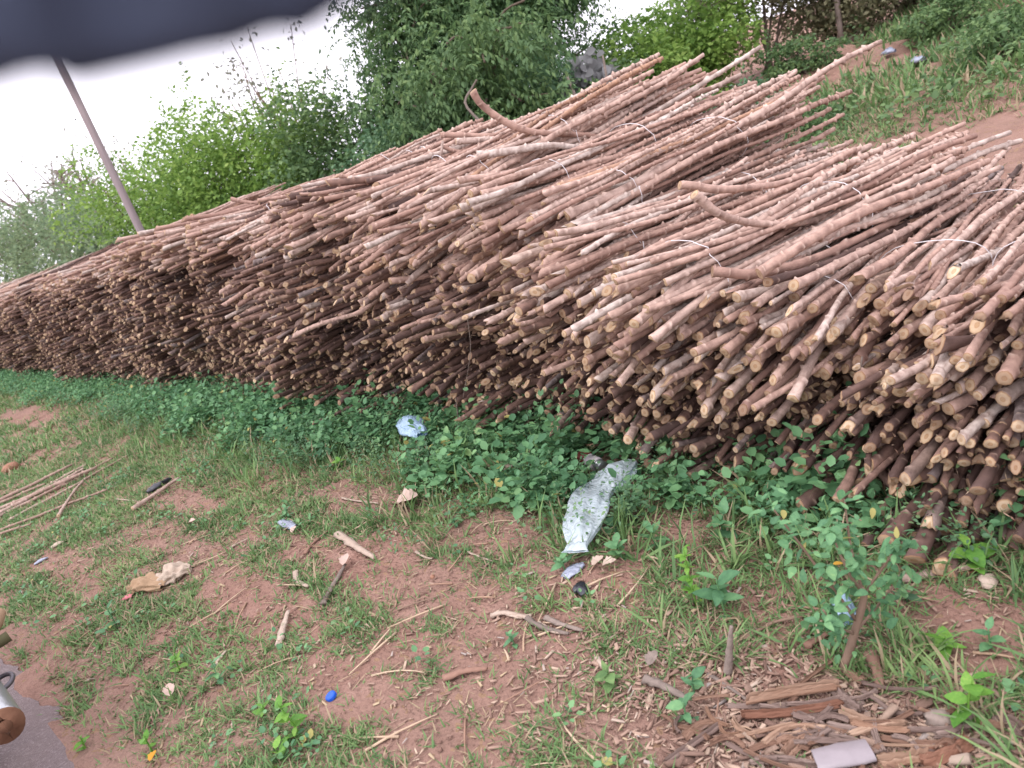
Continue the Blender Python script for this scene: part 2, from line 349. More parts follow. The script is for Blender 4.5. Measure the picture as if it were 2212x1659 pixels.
# ------------------------------------------------------------------ cassava stems
def stem_mesh(L, r0, r1, bend_z, bend_x, sides=9, step=.052, knob=.3, slope=(0, 0), jag=0.0, hi=True, wob=1.0):
    """stem along +Y, butt at y=0 pointing -Y; leaf scars as knobs in a spiral"""
    ys, ph, nk = [0.0], [0.0], [0.0]
    y = .02 + rng.uniform(0, .03); a = rng.uniform(0, 6.28)
    while y < L - .02:
        st = step * (1.1 - .55 * y / L) * rng.uniform(.8, 1.2)
        ys += [y - .012, y, y + .01]; ph += [a] * 3; nk += [.12, 1.0, .15]
        y += st if hi else st * 3; a += 2.4
    ys.append(L); ph.append(0); nk.append(0)
    ys, ph, nk = map(np.array, (ys, ph, nk)); n = len(ys); u = ys / L
    w = rng.uniform(0, 6, 4)
    cx = bend_x * (1 - u) ** 2.2 + (.011 * np.sin(6 * u + w[0]) + .005 * np.sin(15 * u + w[1])) * min(L, 1.4) / 1.4 * wob
    cz = bend_z * (1 - u) ** 2.2 + (.011 * np.sin(5 * u + w[2]) + .005 * np.sin(14 * u + w[3])) * min(L, 1.4) / 1.4 * wob
    rr = (r0 + (r1 - r0) * u) * (1 + .05 * np.sin(9 * u + w[0])) * (1 + .12 * np.exp(-u * L / .05))
    th = np.arange(sides) * 2 * np.pi / sides
    dth = (th[None] - ph[:, None] + np.pi) % (2 * np.pi) - np.pi
    g = nk[:, None] * np.exp(-(dth / .5) ** 2)
    kn = 1.9 * knob * (.45 + .9 * u)[:, None]
    rad = rr[:, None] * (1 + .018 * nk[:, None] + kn * g) * (1 + .03 * rng.normal(size=(n, sides)))
    X = cx[:, None] + rad * np.cos(th); Z = cz[:, None] + rad * np.sin(th)
    Y = np.repeat(ys[:, None], sides, 1)
    Y[0] += slope[0] * r0 * np.cos(th) + slope[1] * r0 * np.sin(th) + jag * rng.uniform(-1, 1, sides) * .02
    V = np.stack([X, Y, Z], -1).reshape(-1, 3).tolist()
    node = (np.where(nk[:, None] > .9, g * .85, -np.exp(-(dth / .9) ** 2) * .8 * (nk[:, None] > .05))).ravel().tolist(); radv = [1.0] * len(V)  # negative values carry the painted shade around the knobs
    F = [[i * sides + j, (i + 1) * sides + j, (i + 1) * sides + (j + 1) % sides, i * sides + (j + 1) % sides] for i in range(n - 1) for j in range(sides)]
    mi = [0] * len(F)
    prev = list(range(sides))
    for q in (.9, .4):                                # cut face rings
        b = len(V)
        for j in range(sides):
            V.append([cx[0] + q * rad[0, j] * math.cos(th[j]), Y[0, j] * q + (1 - q) * 0 - .002, cz[0] + q * rad[0, j] * math.sin(th[j])]); node.append(0); radv.append(q)
        cur = list(range(b, b + sides))
        F += [[prev[j], prev[(j + 1) % sides], cur[(j + 1) % sides], cur[j]] for j in range(sides)]; mi += [1] * sides; prev = cur
    V.append([cx[0], -.002 - jag * .012, cz[0]]); node.append(0); radv.append(0.0)
    F += [[prev[j], prev[(j + 1) % sides], len(V) - 1] for j in range(sides)]; mi += [1] * sides
    V.append([cx[-1], L + .002, cz[-1]]); node.append(0); radv.append(.5)
    e = (n - 1) * sides
    F += [[e + (j + 1) % sides, e + j, len(V) - 1] for j in range(sides)]; mi += [1] * sides
    return np.array(V), F, mi, np.array(node), np.array(radv)
def stem_data(*a, mt=None, **k):
    V, F, mi, nd, rd = stem_mesh(*a, **k)
    return mesh('stem', V, F, [mt or M_BARK, M_CUT], mi, {'node': nd, 'rad': rd})
def rand_stem(bmax=.05, **k):
    j = rng.uniform() < .18
    return stem_data(rng.uniform(1.2, 1.5), rng.uniform(.009, .0185), rng.uniform(.0068, .0105), rng.normal() * bmax, rng.normal() * bmax,
                     step=rng.uniform(.036, .06), knob=rng.uniform(.3, .6), slope=tuple(rng.normal(size=2) * (.9 if rng.uniform() < .45 else .2)), jag=1.0 if j else .1, **k)
STEMS = [rand_stem() for _ in range(40)]; AGED_SHADED = [rand_stem(mt=M_OLD_SHADED) for _ in range(40)]
DROOP = [stem_data(rng.uniform(1.25, 1.5), rng.uniform(.013, .02), rng.uniform(.0085, .012), -rng.uniform(.05, .16), rng.normal() * .06,
                   step=rng.uniform(.034, .05), knob=rng.uniform(.4, .7), slope=tuple(rng.normal(size=2) * .5), jag=.2) for _ in range(22)]

sT = np.array([-1.0, .4, .7, .96, 1.44, 1.94, 2.5, 3.1, 3.6, 4.9, 6.6, 6.75, 9.8, 12.4, 30])
hT = np.array([.58, .68, .67, .67, .80, .95, 1.19, 1.33, 1.37, 1.38, 1.39, 1.28, 1.31, 1.28, 1.28])
sB = np.array([-1, .9, 1.3, 1.6, 1.8, 2.0, 2.2, 2.5, 3.0, 5.0, 30])
hB = np.array([.58, .63, .72, .84, .96, 1.08, 1.18, 1.30, 1.40, 1.38, 1.36])
Hf = lambda s: float(np.interp(s, sT, hT)); Hb = lambda s: float(np.interp(s, sB, hB))
def front(s, z):
    t = z / Hf(s)
    o = 2.40 + .07 * math.sin(2.1 * s + 3 * z) + .05 * math.sin(5.3 * s + 1) - .10 * math.sin(math.pi * min(t, 1))
    if s < 2.6: o -= .10 * (2.6 - s) / 2
    if s < 1.5: o -= .34 * (1.5 - s) / .8 * max(0, 1 - t / .62)
    if 1.1 < s < 3.4 and t > .5: o -= .17 * math.sin(math.pi * (s - 1.1) / 2.3)
    if s > 6.7: o += .10
    return o
def hexpts(a, b, sp, jit):
    P = []
    nz = int(b / (sp * .87)) + 1; nx_ = int(a / sp) + 1
    for i in range(-nz, nz + 1):
        for j in range(-nx_, nx_ + 1):
            x = (j + .5 * (i % 2)) * sp; z = i * sp * .87
            if abs(x / a) ** 3 + abs(z / b) ** 3 < 1: P.append((x + rng.normal() * jit, z + rng.normal() * jit))
    return P
zones = [(-9, .95, 'at the right photo edge'), (.95, 1.75, 'above the woody sapling'), (1.75, 2.6, 'above the clear bag'), (2.6, 3.8, 'above the bluish bag'),
         (3.8, 5.2, 'in mid stack'), (5.2, 6.8, 'right of the pole'), (6.8, 9.2, 'left of the pole'), (9.2, 99, 'at the left end')]
lay = ['on the ground', 'in layer two', 'in layer three', 'in layer four', 'in layer five', 'in layer six', 'in layer seven', 'in layer eight', 'in layer nine']
ORD = ['rightmost', 'second from right', 'third from right', 'fourth from right', 'fifth from right', 'sixth from right', 'seventh from right', 'eighth from right', 'ninth from right', 'tenth from right', 'eleventh from right', 'twelfth from right']
gcount = {}
def bundle_label(s, k, top):
    zn = [w for a, b, w in zones if a <= s < b][0]
    ly = 'on top' if top else lay[min(k, 8)]
    i = gcount.get((zn, ly), 0); gcount[(zn, ly)] = i + 1
    return f'brown cassava stem bundle {ly} {zn}, {ORD[min(i, 11)]}', f'stem bundles {ly} {zn}'
def twine_ring(a, b, y):
    th = np.linspace(0, 2 * np.pi, 25)[:-1]
    e = 2 / 2.6
    P = np.stack([a * np.sign(np.cos(th)) * np.abs(np.cos(th)) ** e, y + .03 * np.cos(th + 1) + .004 * rng.normal(size=24), b * np.sign(np.sin(th)) * np.abs(np.sin(th)) ** e], 1)
    P = np.concatenate([P, P[:1] + [0, .01, .004]])
    return tube(P, .0015, 5)
def far_bundle(spn, sides, hi, a=.165, b=.1):
    parts, mi, nd, rd = [], [], [], []
    for x, z in hexpts(a, b, spn, spn * .2):
        V, F, m, q, r = stem_mesh(rng.uniform(1.2, 1.45), rng.uniform(.0095, .0175), rng.uniform(.007, .010), rng.normal() * .04, rng.normal() * .04, sides=sides, step=.055,
                                  slope=tuple(rng.normal(size=2) * .5), jag=.3, hi=hi)
        yaw = rng.normal() * .05
        V = V + [x, rng.normal() * .05, z]; V[:, 0] += yaw * V[:, 1]
        parts.append((V, F)); mi += m; nd.append(q); rd.append(r)
    V, F = joinm(parts)
    return V, F, mi, np.concatenate(nd), np.concatenate(rd)
FARB = []
for i in range(10):
    V, F, mi, nd, rd = far_bundle(.033, 6, False); FARB.append(mesh('stems', V, F, [M_OLD_SHADED if i < 6 else M_BARK, M_CUT], mi, {'node': nd, 'rad': rd}))

LAY = .165; rest = []
col_s = np.arange(-.45, 20.5, .30)
for s0 in col_s:
    H = Hf(s0); K = max(2, int(round(H / LAY))); lh = H / K
    for k in range(K):
        s = s0 + (.15 if k % 2 else 0) + rng.normal() * .03
        top = k == K - 1
        z = (k + .5) * lh * H / (K * lh) + .01 + rng.normal() * .012
        t = ((k + .5) / K) ** 1.4
        near = float(1 - sstep(4.4, 7.5, s))
        pitch = t * math.atan2(Hb(s) - Hf(s), 1.3) + R(rng.normal() * 2.2)
        yaw = -R(float(np.interp(s, [.5, 1.4, 2.2, 3.0], [13, 20, 32, 36]))) * t ** 1.6 * near + R(rng.normal() * 6)
        o = front(s, z) + rng.uniform(-.11, .12) - (.06 * rng.uniform(0, 1.5) if top else 0)
        if s < 1.5 and k == 0: pitch += R(5)
        loc = (-s, o, z)
        if s > 12.3:
            rest.append((loc, yaw, pitch, k >= K - 1)); continue
        lb, gp = bundle_label(s, k, top)
        e = tag(empty('stem_bundle', loc, (pitch, 0, yaw)), lb, 'stem bundle', gp)
        if s > 5.2:
            p = obj('stems', FARB[rng.integers(6) if k < K - 1 or rng.uniform() < .25 else 6 + rng.integers(4)], e, (0, 0, 0), (0, 0, 0), (1 + rng.normal() * .05, 1, lh / .165)); p['kind'] = 'stuff'
            if rng.uniform() < .5: p.scale[0] *= -1
            continue
        a, b = .158, .094 * lh / .165; p_old_shaded = (.93 * float(1 - sstep(.42, .78, (k + .5) / K)) + .03) if s < 3.3 else (.93 * float(1 - sstep(.7, 1.05, (k + .5) / K)) + .03)  # lower layers take more of the shade-darkened old bark
        for x, zz in hexpts(a, b, .0288, .006):
            lib = DROOP if (near > .3 and t > .55 and rng.uniform() < .4) else (AGED_SHADED if rng.uniform() < p_old_shaded else STEMS)
            spin = rng.uniform(-.5, .5) if lib is DROOP else rng.uniform(0, 6.28)
            wild = 3.2 if rng.uniform() < .14 else 1
            q = obj('stem', lib[rng.integers(len(lib))], e, (x, rng.normal() * .07 - (rng.uniform(0, .16) if wild > 1 else 0), zz),
                    (R(rng.normal() * 2.0 * (1 if top else min(wild, 2.2)) + (0 if wild == 1 else 1)), spin, R(rng.normal() * (2.0 if top else 3.0) * wild)), float(np.clip(rng.normal(.9, .11), .68, 1.15)))
        if top and s < 5.2:
            for yy in (rng.uniform(.22, .4), rng.uniform(.75, .95)):
                obj('twine', mesh('twine', *twine_ring(a + .010, b + .016, yy), [M_TWINE]), e)
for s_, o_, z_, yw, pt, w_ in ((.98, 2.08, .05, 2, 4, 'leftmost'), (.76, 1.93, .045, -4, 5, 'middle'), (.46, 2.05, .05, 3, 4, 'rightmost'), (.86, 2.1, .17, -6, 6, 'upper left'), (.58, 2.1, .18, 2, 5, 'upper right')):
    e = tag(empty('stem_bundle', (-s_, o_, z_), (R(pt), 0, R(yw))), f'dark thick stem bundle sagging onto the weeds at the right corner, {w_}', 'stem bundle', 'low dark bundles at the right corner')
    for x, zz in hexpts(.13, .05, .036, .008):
        obj('stem', AGED_SHADED[rng.integers(len(AGED_SHADED))], e, (x, rng.normal() * .09, zz), (R(rng.normal() * 2.5), rng.uniform(0, 6.28), R(rng.normal() * 6)), float(rng.uniform(1.05, 1.35)))
# pale splinters and bark flakes caught between the cut ends
m = 4200; ss = rng.uniform(.2, 9, m) ** 1.0; zz = np.array([rng.uniform(.05, .9) * Hf(q) for q in ss]); oo = np.array([front(q, w_) for q, w_ in zip(ss, zz)]) + rng.uniform(-.07, .08, m)
V, F = scat(np.array([[-.5, -.12, 0], [.5, -.07, .03], [.42, .09, .02], [-.45, .13, 0], [0, 0, .07], [0, 0, -.05]]), np.array([[0, 1, 4, 4], [1, 2, 4, 4], [2, 3, 4, 4], [3, 0, 4, 4], [1, 0, 5, 5], [2, 1, 5, 5], [3, 2, 5, 5], [0, 3, 5, 5]])[:, :3], rotmats(rng.uniform(0, 6.28, m), rng.normal(size=m) * .6, rng.uniform(0, 6.28, m)), np.stack([-ss, oo, zz], 1), rng.uniform(.008, .032, m))
tag(obj('splinters', mesh('splinters', V, F, [M_SPL], smooth=False)), 'pale splinters caught among the cut stem ends', 'splinters', None, 'stuff')
# far run of the stack, too small to tell the bundles apart
parts, mi, nd, rd = [], [], [], []
lowlib = [far_bundle(.05, 5, False) for _ in range(3)]
for loc, yaw, pitch, fresh in rest:
    V, F, m, q, r = lowlib[rng.integers(3)]
    Rm = np.array(Matrix.Rotation(yaw, 3, 'Z') @ Matrix.Rotation(pitch, 3, 'X'))
    parts.append((V @ Rm.T + np.array(loc), F)); mi += [v if v or fresh else 2 for v in m]; nd.append(q); rd.append(r)
V, F = joinm(parts)
tag(obj('far_stems', mesh('far_stems', V, F, [M_BARK, M_CUT, M_OLD_SHADED], mi, {'node': np.concatenate(nd), 'rad': np.concatenate(rd)})), 'far end of the long stack of brown cassava stems', 'stem stack', None, 'stuff')

# ------------------------------------------------------------------ background: bushes, trees, pole
def blob_leaves(C, Rd, n, size, T=DIA_T, shell=.75, droop=-.1):
    """n leaves spread through ellipsoids C (k,3) with radii Rd (k,3)"""
    vol = Rd.prod(1); idx = rng.choice(len(C), n, p=vol / vol.sum())
    d = rng.normal(size=(n, 3)); d /= np.linalg.norm(d, axis=1)[:, None]
    r = np.where(rng.uniform(size=n) < shell, rng.uniform(.8, 1.12, n), rng.uniform(.3, .9, n))
    P = C[idx] + d * Rd[idx] * r[:, None]
    yaw = np.arctan2(d[:, 1], d[:, 0]) + rng.normal(size=n) * .9; tilt = droop + rng.normal(size=n) * .55; spin = rng.normal(size=n) * .7
    return scat(T, DIA_F if len(T) == 4 else LEAF_F, rotmats(yaw, tilt, spin), P, size * rng.uniform(.6, 1.3, n))
def frond_leaves(P, yaw, tilt, L, nl, ls):
    """pinnate leaves: leaflets paired along a drooping rachis"""
    n = len(P); parts = []
    for j in range(nl):
        u = (j + 1) / nl
        dx = L * u; dz = -L * .45 * u * u
        d = np.stack([np.cos(yaw) * np.cos(tilt), np.sin(yaw) * np.cos(tilt), np.sin(tilt)], 1)
        Q = P + d * dx[:, None] + np.array([0, 0, 1.0]) * dz[:, None]
        for sgn in (-1, 1):
            parts.append(scat(DIA_T * [.75, 1, 1], DIA_F, rotmats(yaw + sgn * 1.05 + rng.normal(size=n) * .15, tilt - .5 * u - .35 + rng.normal(size=n) * .2, rng.normal(size=n) * .4), Q, ls * rng.uniform(.75, 1.2, n)))
    return cat(parts)
def bush(px, dist, H, W, mat, label, group=None, n=4200, leaf=.085, clumps=16, top=.0, name='bush', zb=None, sprigs=8):
    xy = azim(px, dist); z0 = float(gz(xy[0], xy[1])) - .05 if zb is None else zb
    e = tag(empty(name, (xy[0], xy[1], z0)), label, 'bush', group)
    a = rng.uniform(0, 6.28, clumps); q = np.sqrt(rng.uniform(0, 1, clumps)) * .75
    hz = rng.uniform(.08, .85, clumps) * (1 - .35 * q ** 2)
    C = np.stack([np.cos(a) * q * W / 2, np.sin(a) * q * W / 2 * .8, hz * H], 1)
    Rd = np.stack([rng.uniform(.13, .25, clumps) * W, rng.uniform(.13, .25, clumps) * W, rng.uniform(.10, .2, clumps) * H], 1)
    parts = [blob_leaves(C, Rd, n, leaf)]
    for _ in range(sprigs):                                   # shoots standing out of the outline
        i = rng.integers(clumps); b0 = C[i] + [0, 0, Rd[i, 2] * .7]; L = rng.uniform(.15, .42) * (H ** .5); dr = np.array([rng.normal() * .3, rng.normal() * .3, 1]); m = 26
        u = rng.uniform(0, 1, m); P = b0 + dr * (u * L)[:, None] + rng.normal(size=(m, 3)) * .03
        parts.append(scat(DIA_T, DIA_F, rotmats(rng.uniform(0, 6.28, m), rng.uniform(-.2, .9, m), rng.normal(size=m)), P, leaf * rng.uniform(.6, 1.1, m)))
    V, F = cat(parts); V[:, 2] = np.maximum(V[:, 2], .02)
    obj('crown', mesh('crown', V, F, [mat], smooth=False), e)
    tp = []
    for i in range(6):
        c = C[i]; tp.append(tube(spline([[rng.normal() * .08, rng.normal() * .08, 0], [c[0] * .4, c[1] * .4, c[2] * .5], c], 6), np.linspace(.028, .008, 6), 5))
    obj('trunk', mesh('trunk', *joinm(tp), [M_TRUNK]), e)
    return e
GB = 'bushes behind the stack of stems'
# near green belt left of the big tree
bl = [
 (320, 17, 3.4, 3.4, M_BUSH, 'bushy green shrub directly behind the utility pole foot', 3800),
 (415, 15.5, 3.45, 3.4, M_BUSH, 'yellow-green shrub just right of the utility pole', 4600),
 (505, 14.5, 3.35, 3.2, M_BUSH, 'tall yellow-green shrub second to the right of the utility pole', 5200),
 (590, 13.5, 3.3, 3.2, M_BUSH, 'broad yellow-green shrub third to the right of the pole', 4600),
 (675, 13, 3.3, 2.8, M_BUSH, 'yellow-green shrub with thin shoots left of the big tree', 4600),
 (755, 12, 3.0, 2.4, M_BUSHD, 'low dark green shrub under the left side of the big tree', 4200),
 (870, 10.5, 2.2, 2.4, M_FINE, 'bluish-green feathery undergrowth below the big tree', 4200),
 (1010, 10, 2.1, 2.2, M_BUSHD, 'dense dark undergrowth behind the upright curved stem', 4200),
 (1130, 10.5, 2.1, 2.2, M_FINE, 'grey-green undergrowth right of the big tree trunk', 4000),
 (1250, 11.5, 1.6, 2.0, M_BUSHD, 'dark shrub behind the broken tree stump', 3200),
 (1390, 13, 1.75, 2.6, M_BUSH, 'yellow-green shrub against the sky right of the big tree', 4600),
 (1500, 13.5, 2.1, 2.4, M_BUSH, 'leafy yellow-green shrub left of the dead branch tangle', 4200),
 (1640, 14.5, 2.6, 2.8, M_DRYB, 'dry olive brush behind the dead branch tangle', 4200),
 (1800, 15, 2.6, 2.8, M_DRYB, 'dry olive brush at the top edge left of the pale trunk', 4200),
 (1960, 15.5, 2.6, 2.8, M_DRYB, 'olive brush at the top edge right of the pale trunk', 4200),
 (2130, 15.5, 2.6, 2.8, M_BUSHD, 'green brush at the top edge near the right corner', 4000),
 (2330, 14, 2.6, 3.0, M_BUSHD, 'dark green shrub in the top right corner', 4000),
]
for px, d, H, W, m, lb, n_ in bl: bush(px, d, H, W, m, lb, GB, int(n_ * 2.3), leaf=.085 if m is not M_FINE else .065)
for px, d, H, W, m, lb in [(1420, 10.5, .9, 1.5, M_BUSHD, 'low green shrub right of the broken stump'), (1520, 10.2, .85, 1.4, M_FINE, 'low grey-green shrub left of the dead branch tangle'), (1460, 8.6, .6, 1.2, M_BUSHD, 'low weedy clump just behind the crest'), (1650, 9.0, .5, 1.3, M_BUSHD, 'low green clump behind the highest stem tips'),
                           (1700, 12.6, .6, 1.2, M_BUSHD, 'low green clump left of the red mound'), (2020, 12.3, .6, 1.3, M_BUSHD, 'leafy clump right of the red mound'), (2150, 9.8, .6, 1.5, M_BUSHD, 'leafy clump near the top right corner'), (1640, 7.2, .35, 1.0, M_BUSHD, 'weedy clump under the highest stem tips')]:
    bush(px, d, H, W, m, lb, 'low clumps on the bank', 2600, leaf=.06, clumps=10, sprigs=5)
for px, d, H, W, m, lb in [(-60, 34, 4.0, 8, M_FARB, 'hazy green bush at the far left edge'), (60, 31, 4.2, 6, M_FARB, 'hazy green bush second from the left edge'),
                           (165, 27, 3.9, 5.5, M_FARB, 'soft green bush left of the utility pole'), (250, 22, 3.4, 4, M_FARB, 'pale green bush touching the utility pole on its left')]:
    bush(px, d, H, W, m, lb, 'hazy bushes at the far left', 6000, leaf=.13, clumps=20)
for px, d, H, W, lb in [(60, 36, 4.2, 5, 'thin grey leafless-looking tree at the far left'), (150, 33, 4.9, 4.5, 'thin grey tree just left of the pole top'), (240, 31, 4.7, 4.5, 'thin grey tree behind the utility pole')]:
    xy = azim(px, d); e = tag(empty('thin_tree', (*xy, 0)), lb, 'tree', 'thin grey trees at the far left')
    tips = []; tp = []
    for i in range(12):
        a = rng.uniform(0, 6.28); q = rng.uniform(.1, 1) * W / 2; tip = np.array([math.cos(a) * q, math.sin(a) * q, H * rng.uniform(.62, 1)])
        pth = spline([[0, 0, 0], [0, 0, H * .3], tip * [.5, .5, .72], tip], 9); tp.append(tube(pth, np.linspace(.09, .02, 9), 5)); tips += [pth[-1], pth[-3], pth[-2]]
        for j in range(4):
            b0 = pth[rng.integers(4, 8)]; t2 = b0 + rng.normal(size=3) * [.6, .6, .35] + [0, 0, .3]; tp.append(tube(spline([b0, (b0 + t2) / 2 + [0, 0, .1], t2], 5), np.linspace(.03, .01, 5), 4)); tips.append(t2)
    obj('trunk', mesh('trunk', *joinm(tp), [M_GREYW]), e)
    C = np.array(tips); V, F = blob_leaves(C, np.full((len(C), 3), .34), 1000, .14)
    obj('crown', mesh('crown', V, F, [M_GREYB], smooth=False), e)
# sparse sprigs standing above the belt
for px, d, H, lb in [(600, 14.2, 3.75, 'slender shrub with purplish leaves rising above the belt'), (680, 13.5, 3.9, 'slender shrub with dark sparse leaves beside the big tree'), (650, 14, 3.95, 'slender purplish shrub against the white sky'), (345, 17.5, 3.35, 'slender sparse shrub above the belt right of the pole')]:
    xy = azim(px, d); e = tag(empty('slender_shrub', (*xy, float(gz(*xy)))), lb, 'shrub', 'slender shrubs above the bush belt')
    tp, tips = [], []
    for i in range(6):
        t2 = np.array([rng.normal() * .32, rng.normal() * .32, H * .98 * rng.uniform(.7, 1.0)]); tp.append(tube(spline([[0, 0, 0], t2 * [.3, .3, .6], t2], 7), np.linspace(.02, .006, 7), 4)); tips += [t2, t2 * [.9, .9, .9]]
    obj('trunk', mesh('trunk', *joinm(tp), [M_TWIG]), e)
    C = np.array(tips); V, F = blob_leaves(C, np.full((len(C), 3), .17), 110, .085, droop=-.5)
    obj('crown', mesh('crown', V, F, [M_GREYB], smooth=False), e)
def tree(px, dist, H, W, mat, label, lean=0., nf=1500, base=.35, group=None, name='tree', fl=.34, ls=.085, trunk=.1, zb=None):
    xy = azim(px, dist); z0 = float(gz(*xy)) - .03
    e = tag(empty(name, (*xy, z0)), label, 'tree', group)
    tp, P, dirs = [], [], []
    rd = RGT[:2]
    tp.append(tube(spline([[0, 0, 0], [.05 + lean * .2 * rd[0], lean * .2 * rd[1], H * .3], [lean * rd[0], lean * rd[1], H * .75]], 10), np.linspace(trunk, trunk * .35, 10), 9, .03))
    for i in range(24):
        u = rng.uniform(.12, .74); b0 = np.array([lean * rd[0] * u, lean * rd[1] * u, H * u]); a = rng.uniform(0, 6.28); q = W / 2 * rng.uniform(.55, 1)
        t2 = b0 + [math.cos(a) * q, math.sin(a) * q, H * rng.uniform(.02, .26)]
        pth = spline([b0, b0 * .5 + t2 * .5 + [0, 0, .25], t2], 9); tp.append(tube(pth, np.linspace(trunk * .4, .012, 9), 5))
        for j in range(nf // 24):
            w = rng.uniform(.2, 1.05); p = pth[min(int(w * 8), 8)] + rng.normal(size=3) * [.32, .32, .32]; P.append(p); dirs.append(rng.uniform(0, 6.28))
    obj('trunk', mesh('trunk', *joinm(tp), [M_TRUNK]), e)
    P = np.array(P); n_ = len(P); V, F = frond_leaves(P, np.array(dirs), rng.normal(size=n_) * .4 - .1, fl * rng.uniform(.7, 1.3, n_), 6, ls)
    obj('crown', mesh('crown', V, F, [mat], smooth=False), e); return e
tree(1075, 12.5, 7.6, 3.7, M_TREE, 'big dark green tree with drooping feathery leaves at the top', -.2, 9000, trunk=.13, fl=.36, ls=.08)
tree(955, 12.2, 3.3, 2.0, M_TREE, 'smaller drooping tree left of the big dark tree', -.2, 2200, trunk=.05, fl=.32, ls=.075)
tree(1185, 12.2, 4.2, 2.2, M_TREE, 'thin tree with grey-green drooping leaves and pale forked limbs', .2, 2400, trunk=.08, fl=.3, ls=.07)
tree(1080, 9.6, 2.4, 1.7, M_BUSHD, 'young pinnate-leaved tree right behind the stack', 0, 900, trunk=.035, fl=.36, ls=.085)
tree(960, 9.8, 2.2, 1.5, M_BUSHD, 'young dark-leaved tree below the big tree', 0, 800, trunk=.03, fl=.34, ls=.08)
# purple-leaved shrub
xy = azim(1268, 10.2); e = tag(empty('purple_shrub', (*xy, float(gz(*xy)))), 'small shrub with dull purple drooping leaves beside the stump', 'shrub')
C = np.array([[0, 0, 1.42], [.16, .1, 1.25], [-.18, 0, 1.3], [.02, .1, 1.15]]); V, F = blob_leaves(C, np.full((4, 3), .19), 260, .13, ROUND_T, droop=-.9); obj('crown', mesh('crown', V, F, [M_PURP], smooth=False), e)
obj('trunk', mesh('trunk', *joinm([tube(spline([[0, 0, 0], [.03, 0, .7], c], 6), np.linspace(.014, .005, 6), 5) for c in C]), [M_TWIG]), e)
# broken stump, leaning dead sticks, branch tangle
def stump(px, py, dist, h, r, label):
    xy = azim(px, dist); z0 = float(gz(*xy)); e = tag(empty('tree_stump', (*xy, z0)), label, 'stump')
    ns, nr = 14, 9; th = np.arange(ns) * 2 * np.pi / ns; jag = h * (.84 + .16 * np.cos(2 * th + .6) + .03 * rng.normal(size=ns)); V = []
    for i in range(nr):
        u = i / (nr - 1); rr = r * (1.25 - .35 * u) * (1 + .1 * np.sin(3 * th + 2 * u))
        V += np.stack([rr * np.cos(th), rr * np.sin(th), jag * u], 1).tolist()
    for q, dz in ((.75, -.08), (.3, -.25)): V += np.stack([q * r * np.cos(th), q * r * np.sin(th), jag + dz * h], 1).tolist()
    F = [[i * ns + j, i * ns + (j + 1) % ns, (i + 1) * ns + (j + 1) % ns, (i + 1) * ns + j] for i in range(nr + 1) for j in range(ns)]
    F.append([(nr + 1) * ns + j for j in range(ns)])
    obj('trunk', mesh('trunk', V, F, [M_GREYW]), e)
    return e
stump(1330, 0, 9.2, 1.25, .12, 'broken grey tree stump with a split jagged top behind the stack')
def stickp(name, pts, r, mat, label, catg='stick', group=None, rough=.06, sides=7, taper=.6, flat=1.0, n=12, parent=None):
    P = spline(pts, n); V, F = tube(P, np.linspace(r, r * taper, n), sides, rough, flat)
    c = P[0].copy() if parent is None else np.zeros(3)
    o = obj(name, mesh(name, V - c, F, [mat]), parent, c)
    if parent is None: tag(o, label, catg, group)
    return o
def bg(px, py, dist):
    d = ray(px, py); return CAMP + d * (dist / np.hypot(d[0], d[1]))
stickp('dead_branch', [bg(1300, 245, 8.6), bg(1312, 190, 8.6), bg(1302, 120, 8.7)], .018, M_GREYW, 'thin pale dead branch standing in front of the broken stump', 'branch', rough=.1)
stickp('dead_branch', [bg(1045, 270, 8.2), bg(1005, 225, 8.3), bg(1020, 190, 8.4), bg(1030, 172, 8.4)], .016, M_GREYW, 'crooked pale dead twig above the upright curved stem', 'branch', rough=.1)
stickp('dead_branch', [bg(1165, 120, 11.5), bg(1200, 175, 11.5), bg(1215, 235, 11.6)], .035, M_GREYW, 'leaning brown bare branch between the trees', 'branch', rough=.1)
stickp('dead_branch', [bg(1235, 265, 9), bg(1243, 215, 9), bg(1225, 165, 9.1)], .022, M_GREYW, 'short bare stake left of the broken stump', 'branch', rough=.1)
def tangle(px, py, dist, n, L, label, name='branch_heap', up=.5, r=.012):
    c = bg(px, py, dist); c[2] = gz(c[0], c[1]); e = tag(empty(name, c), label, 'branch heap'); 
    for i in range(n):
        a = rng.uniform(0, 6.28); t_ = rng.uniform(0, up); d = np.array([math.cos(a) * math.cos(t_), math.sin(a) * math.cos(t_), math.sin(t_)]) * L * rng.uniform(.5, 1)
        b0 = rng.normal(size=3) * [L * .25, L * .25, 0]; b0[2] = .02 + rng.uniform(0, L * .3)
        V, F = tube(spline([b0 - d * .4, b0 + rng.normal(size=3) * .06, b0 + d * .6], 6), np.linspace(r, r * .5, 6), 5, .08); obj('branch', mesh('branch', V, F, [M_GREYW if i % 2 else M_TWIG]), e)
tangle(1400, 165, 9.5, 24, .8, 'tangle of bare grey branches right of the broken stump')
tangle(1610, 75, 8.5, 34, .55, 'upright tangle of bare reddish branches behind the long stem tips', up=1.3)
xy = azim(1800, 14); z0 = float(gz(*xy)); e = tag(empty('pale_trunk', (*xy, z0)), 'pale bare trunk standing among the dry brush at the top', 'tree')
obj('trunk', mesh('trunk', *tube(spline([[0, 0, 0], [.05, 0, 1.2], [-.1, 0, 2.4], [0, 0, 4]], 10), np.linspace(.045, .03, 10), 9, .05), [M_GREYW]), e)
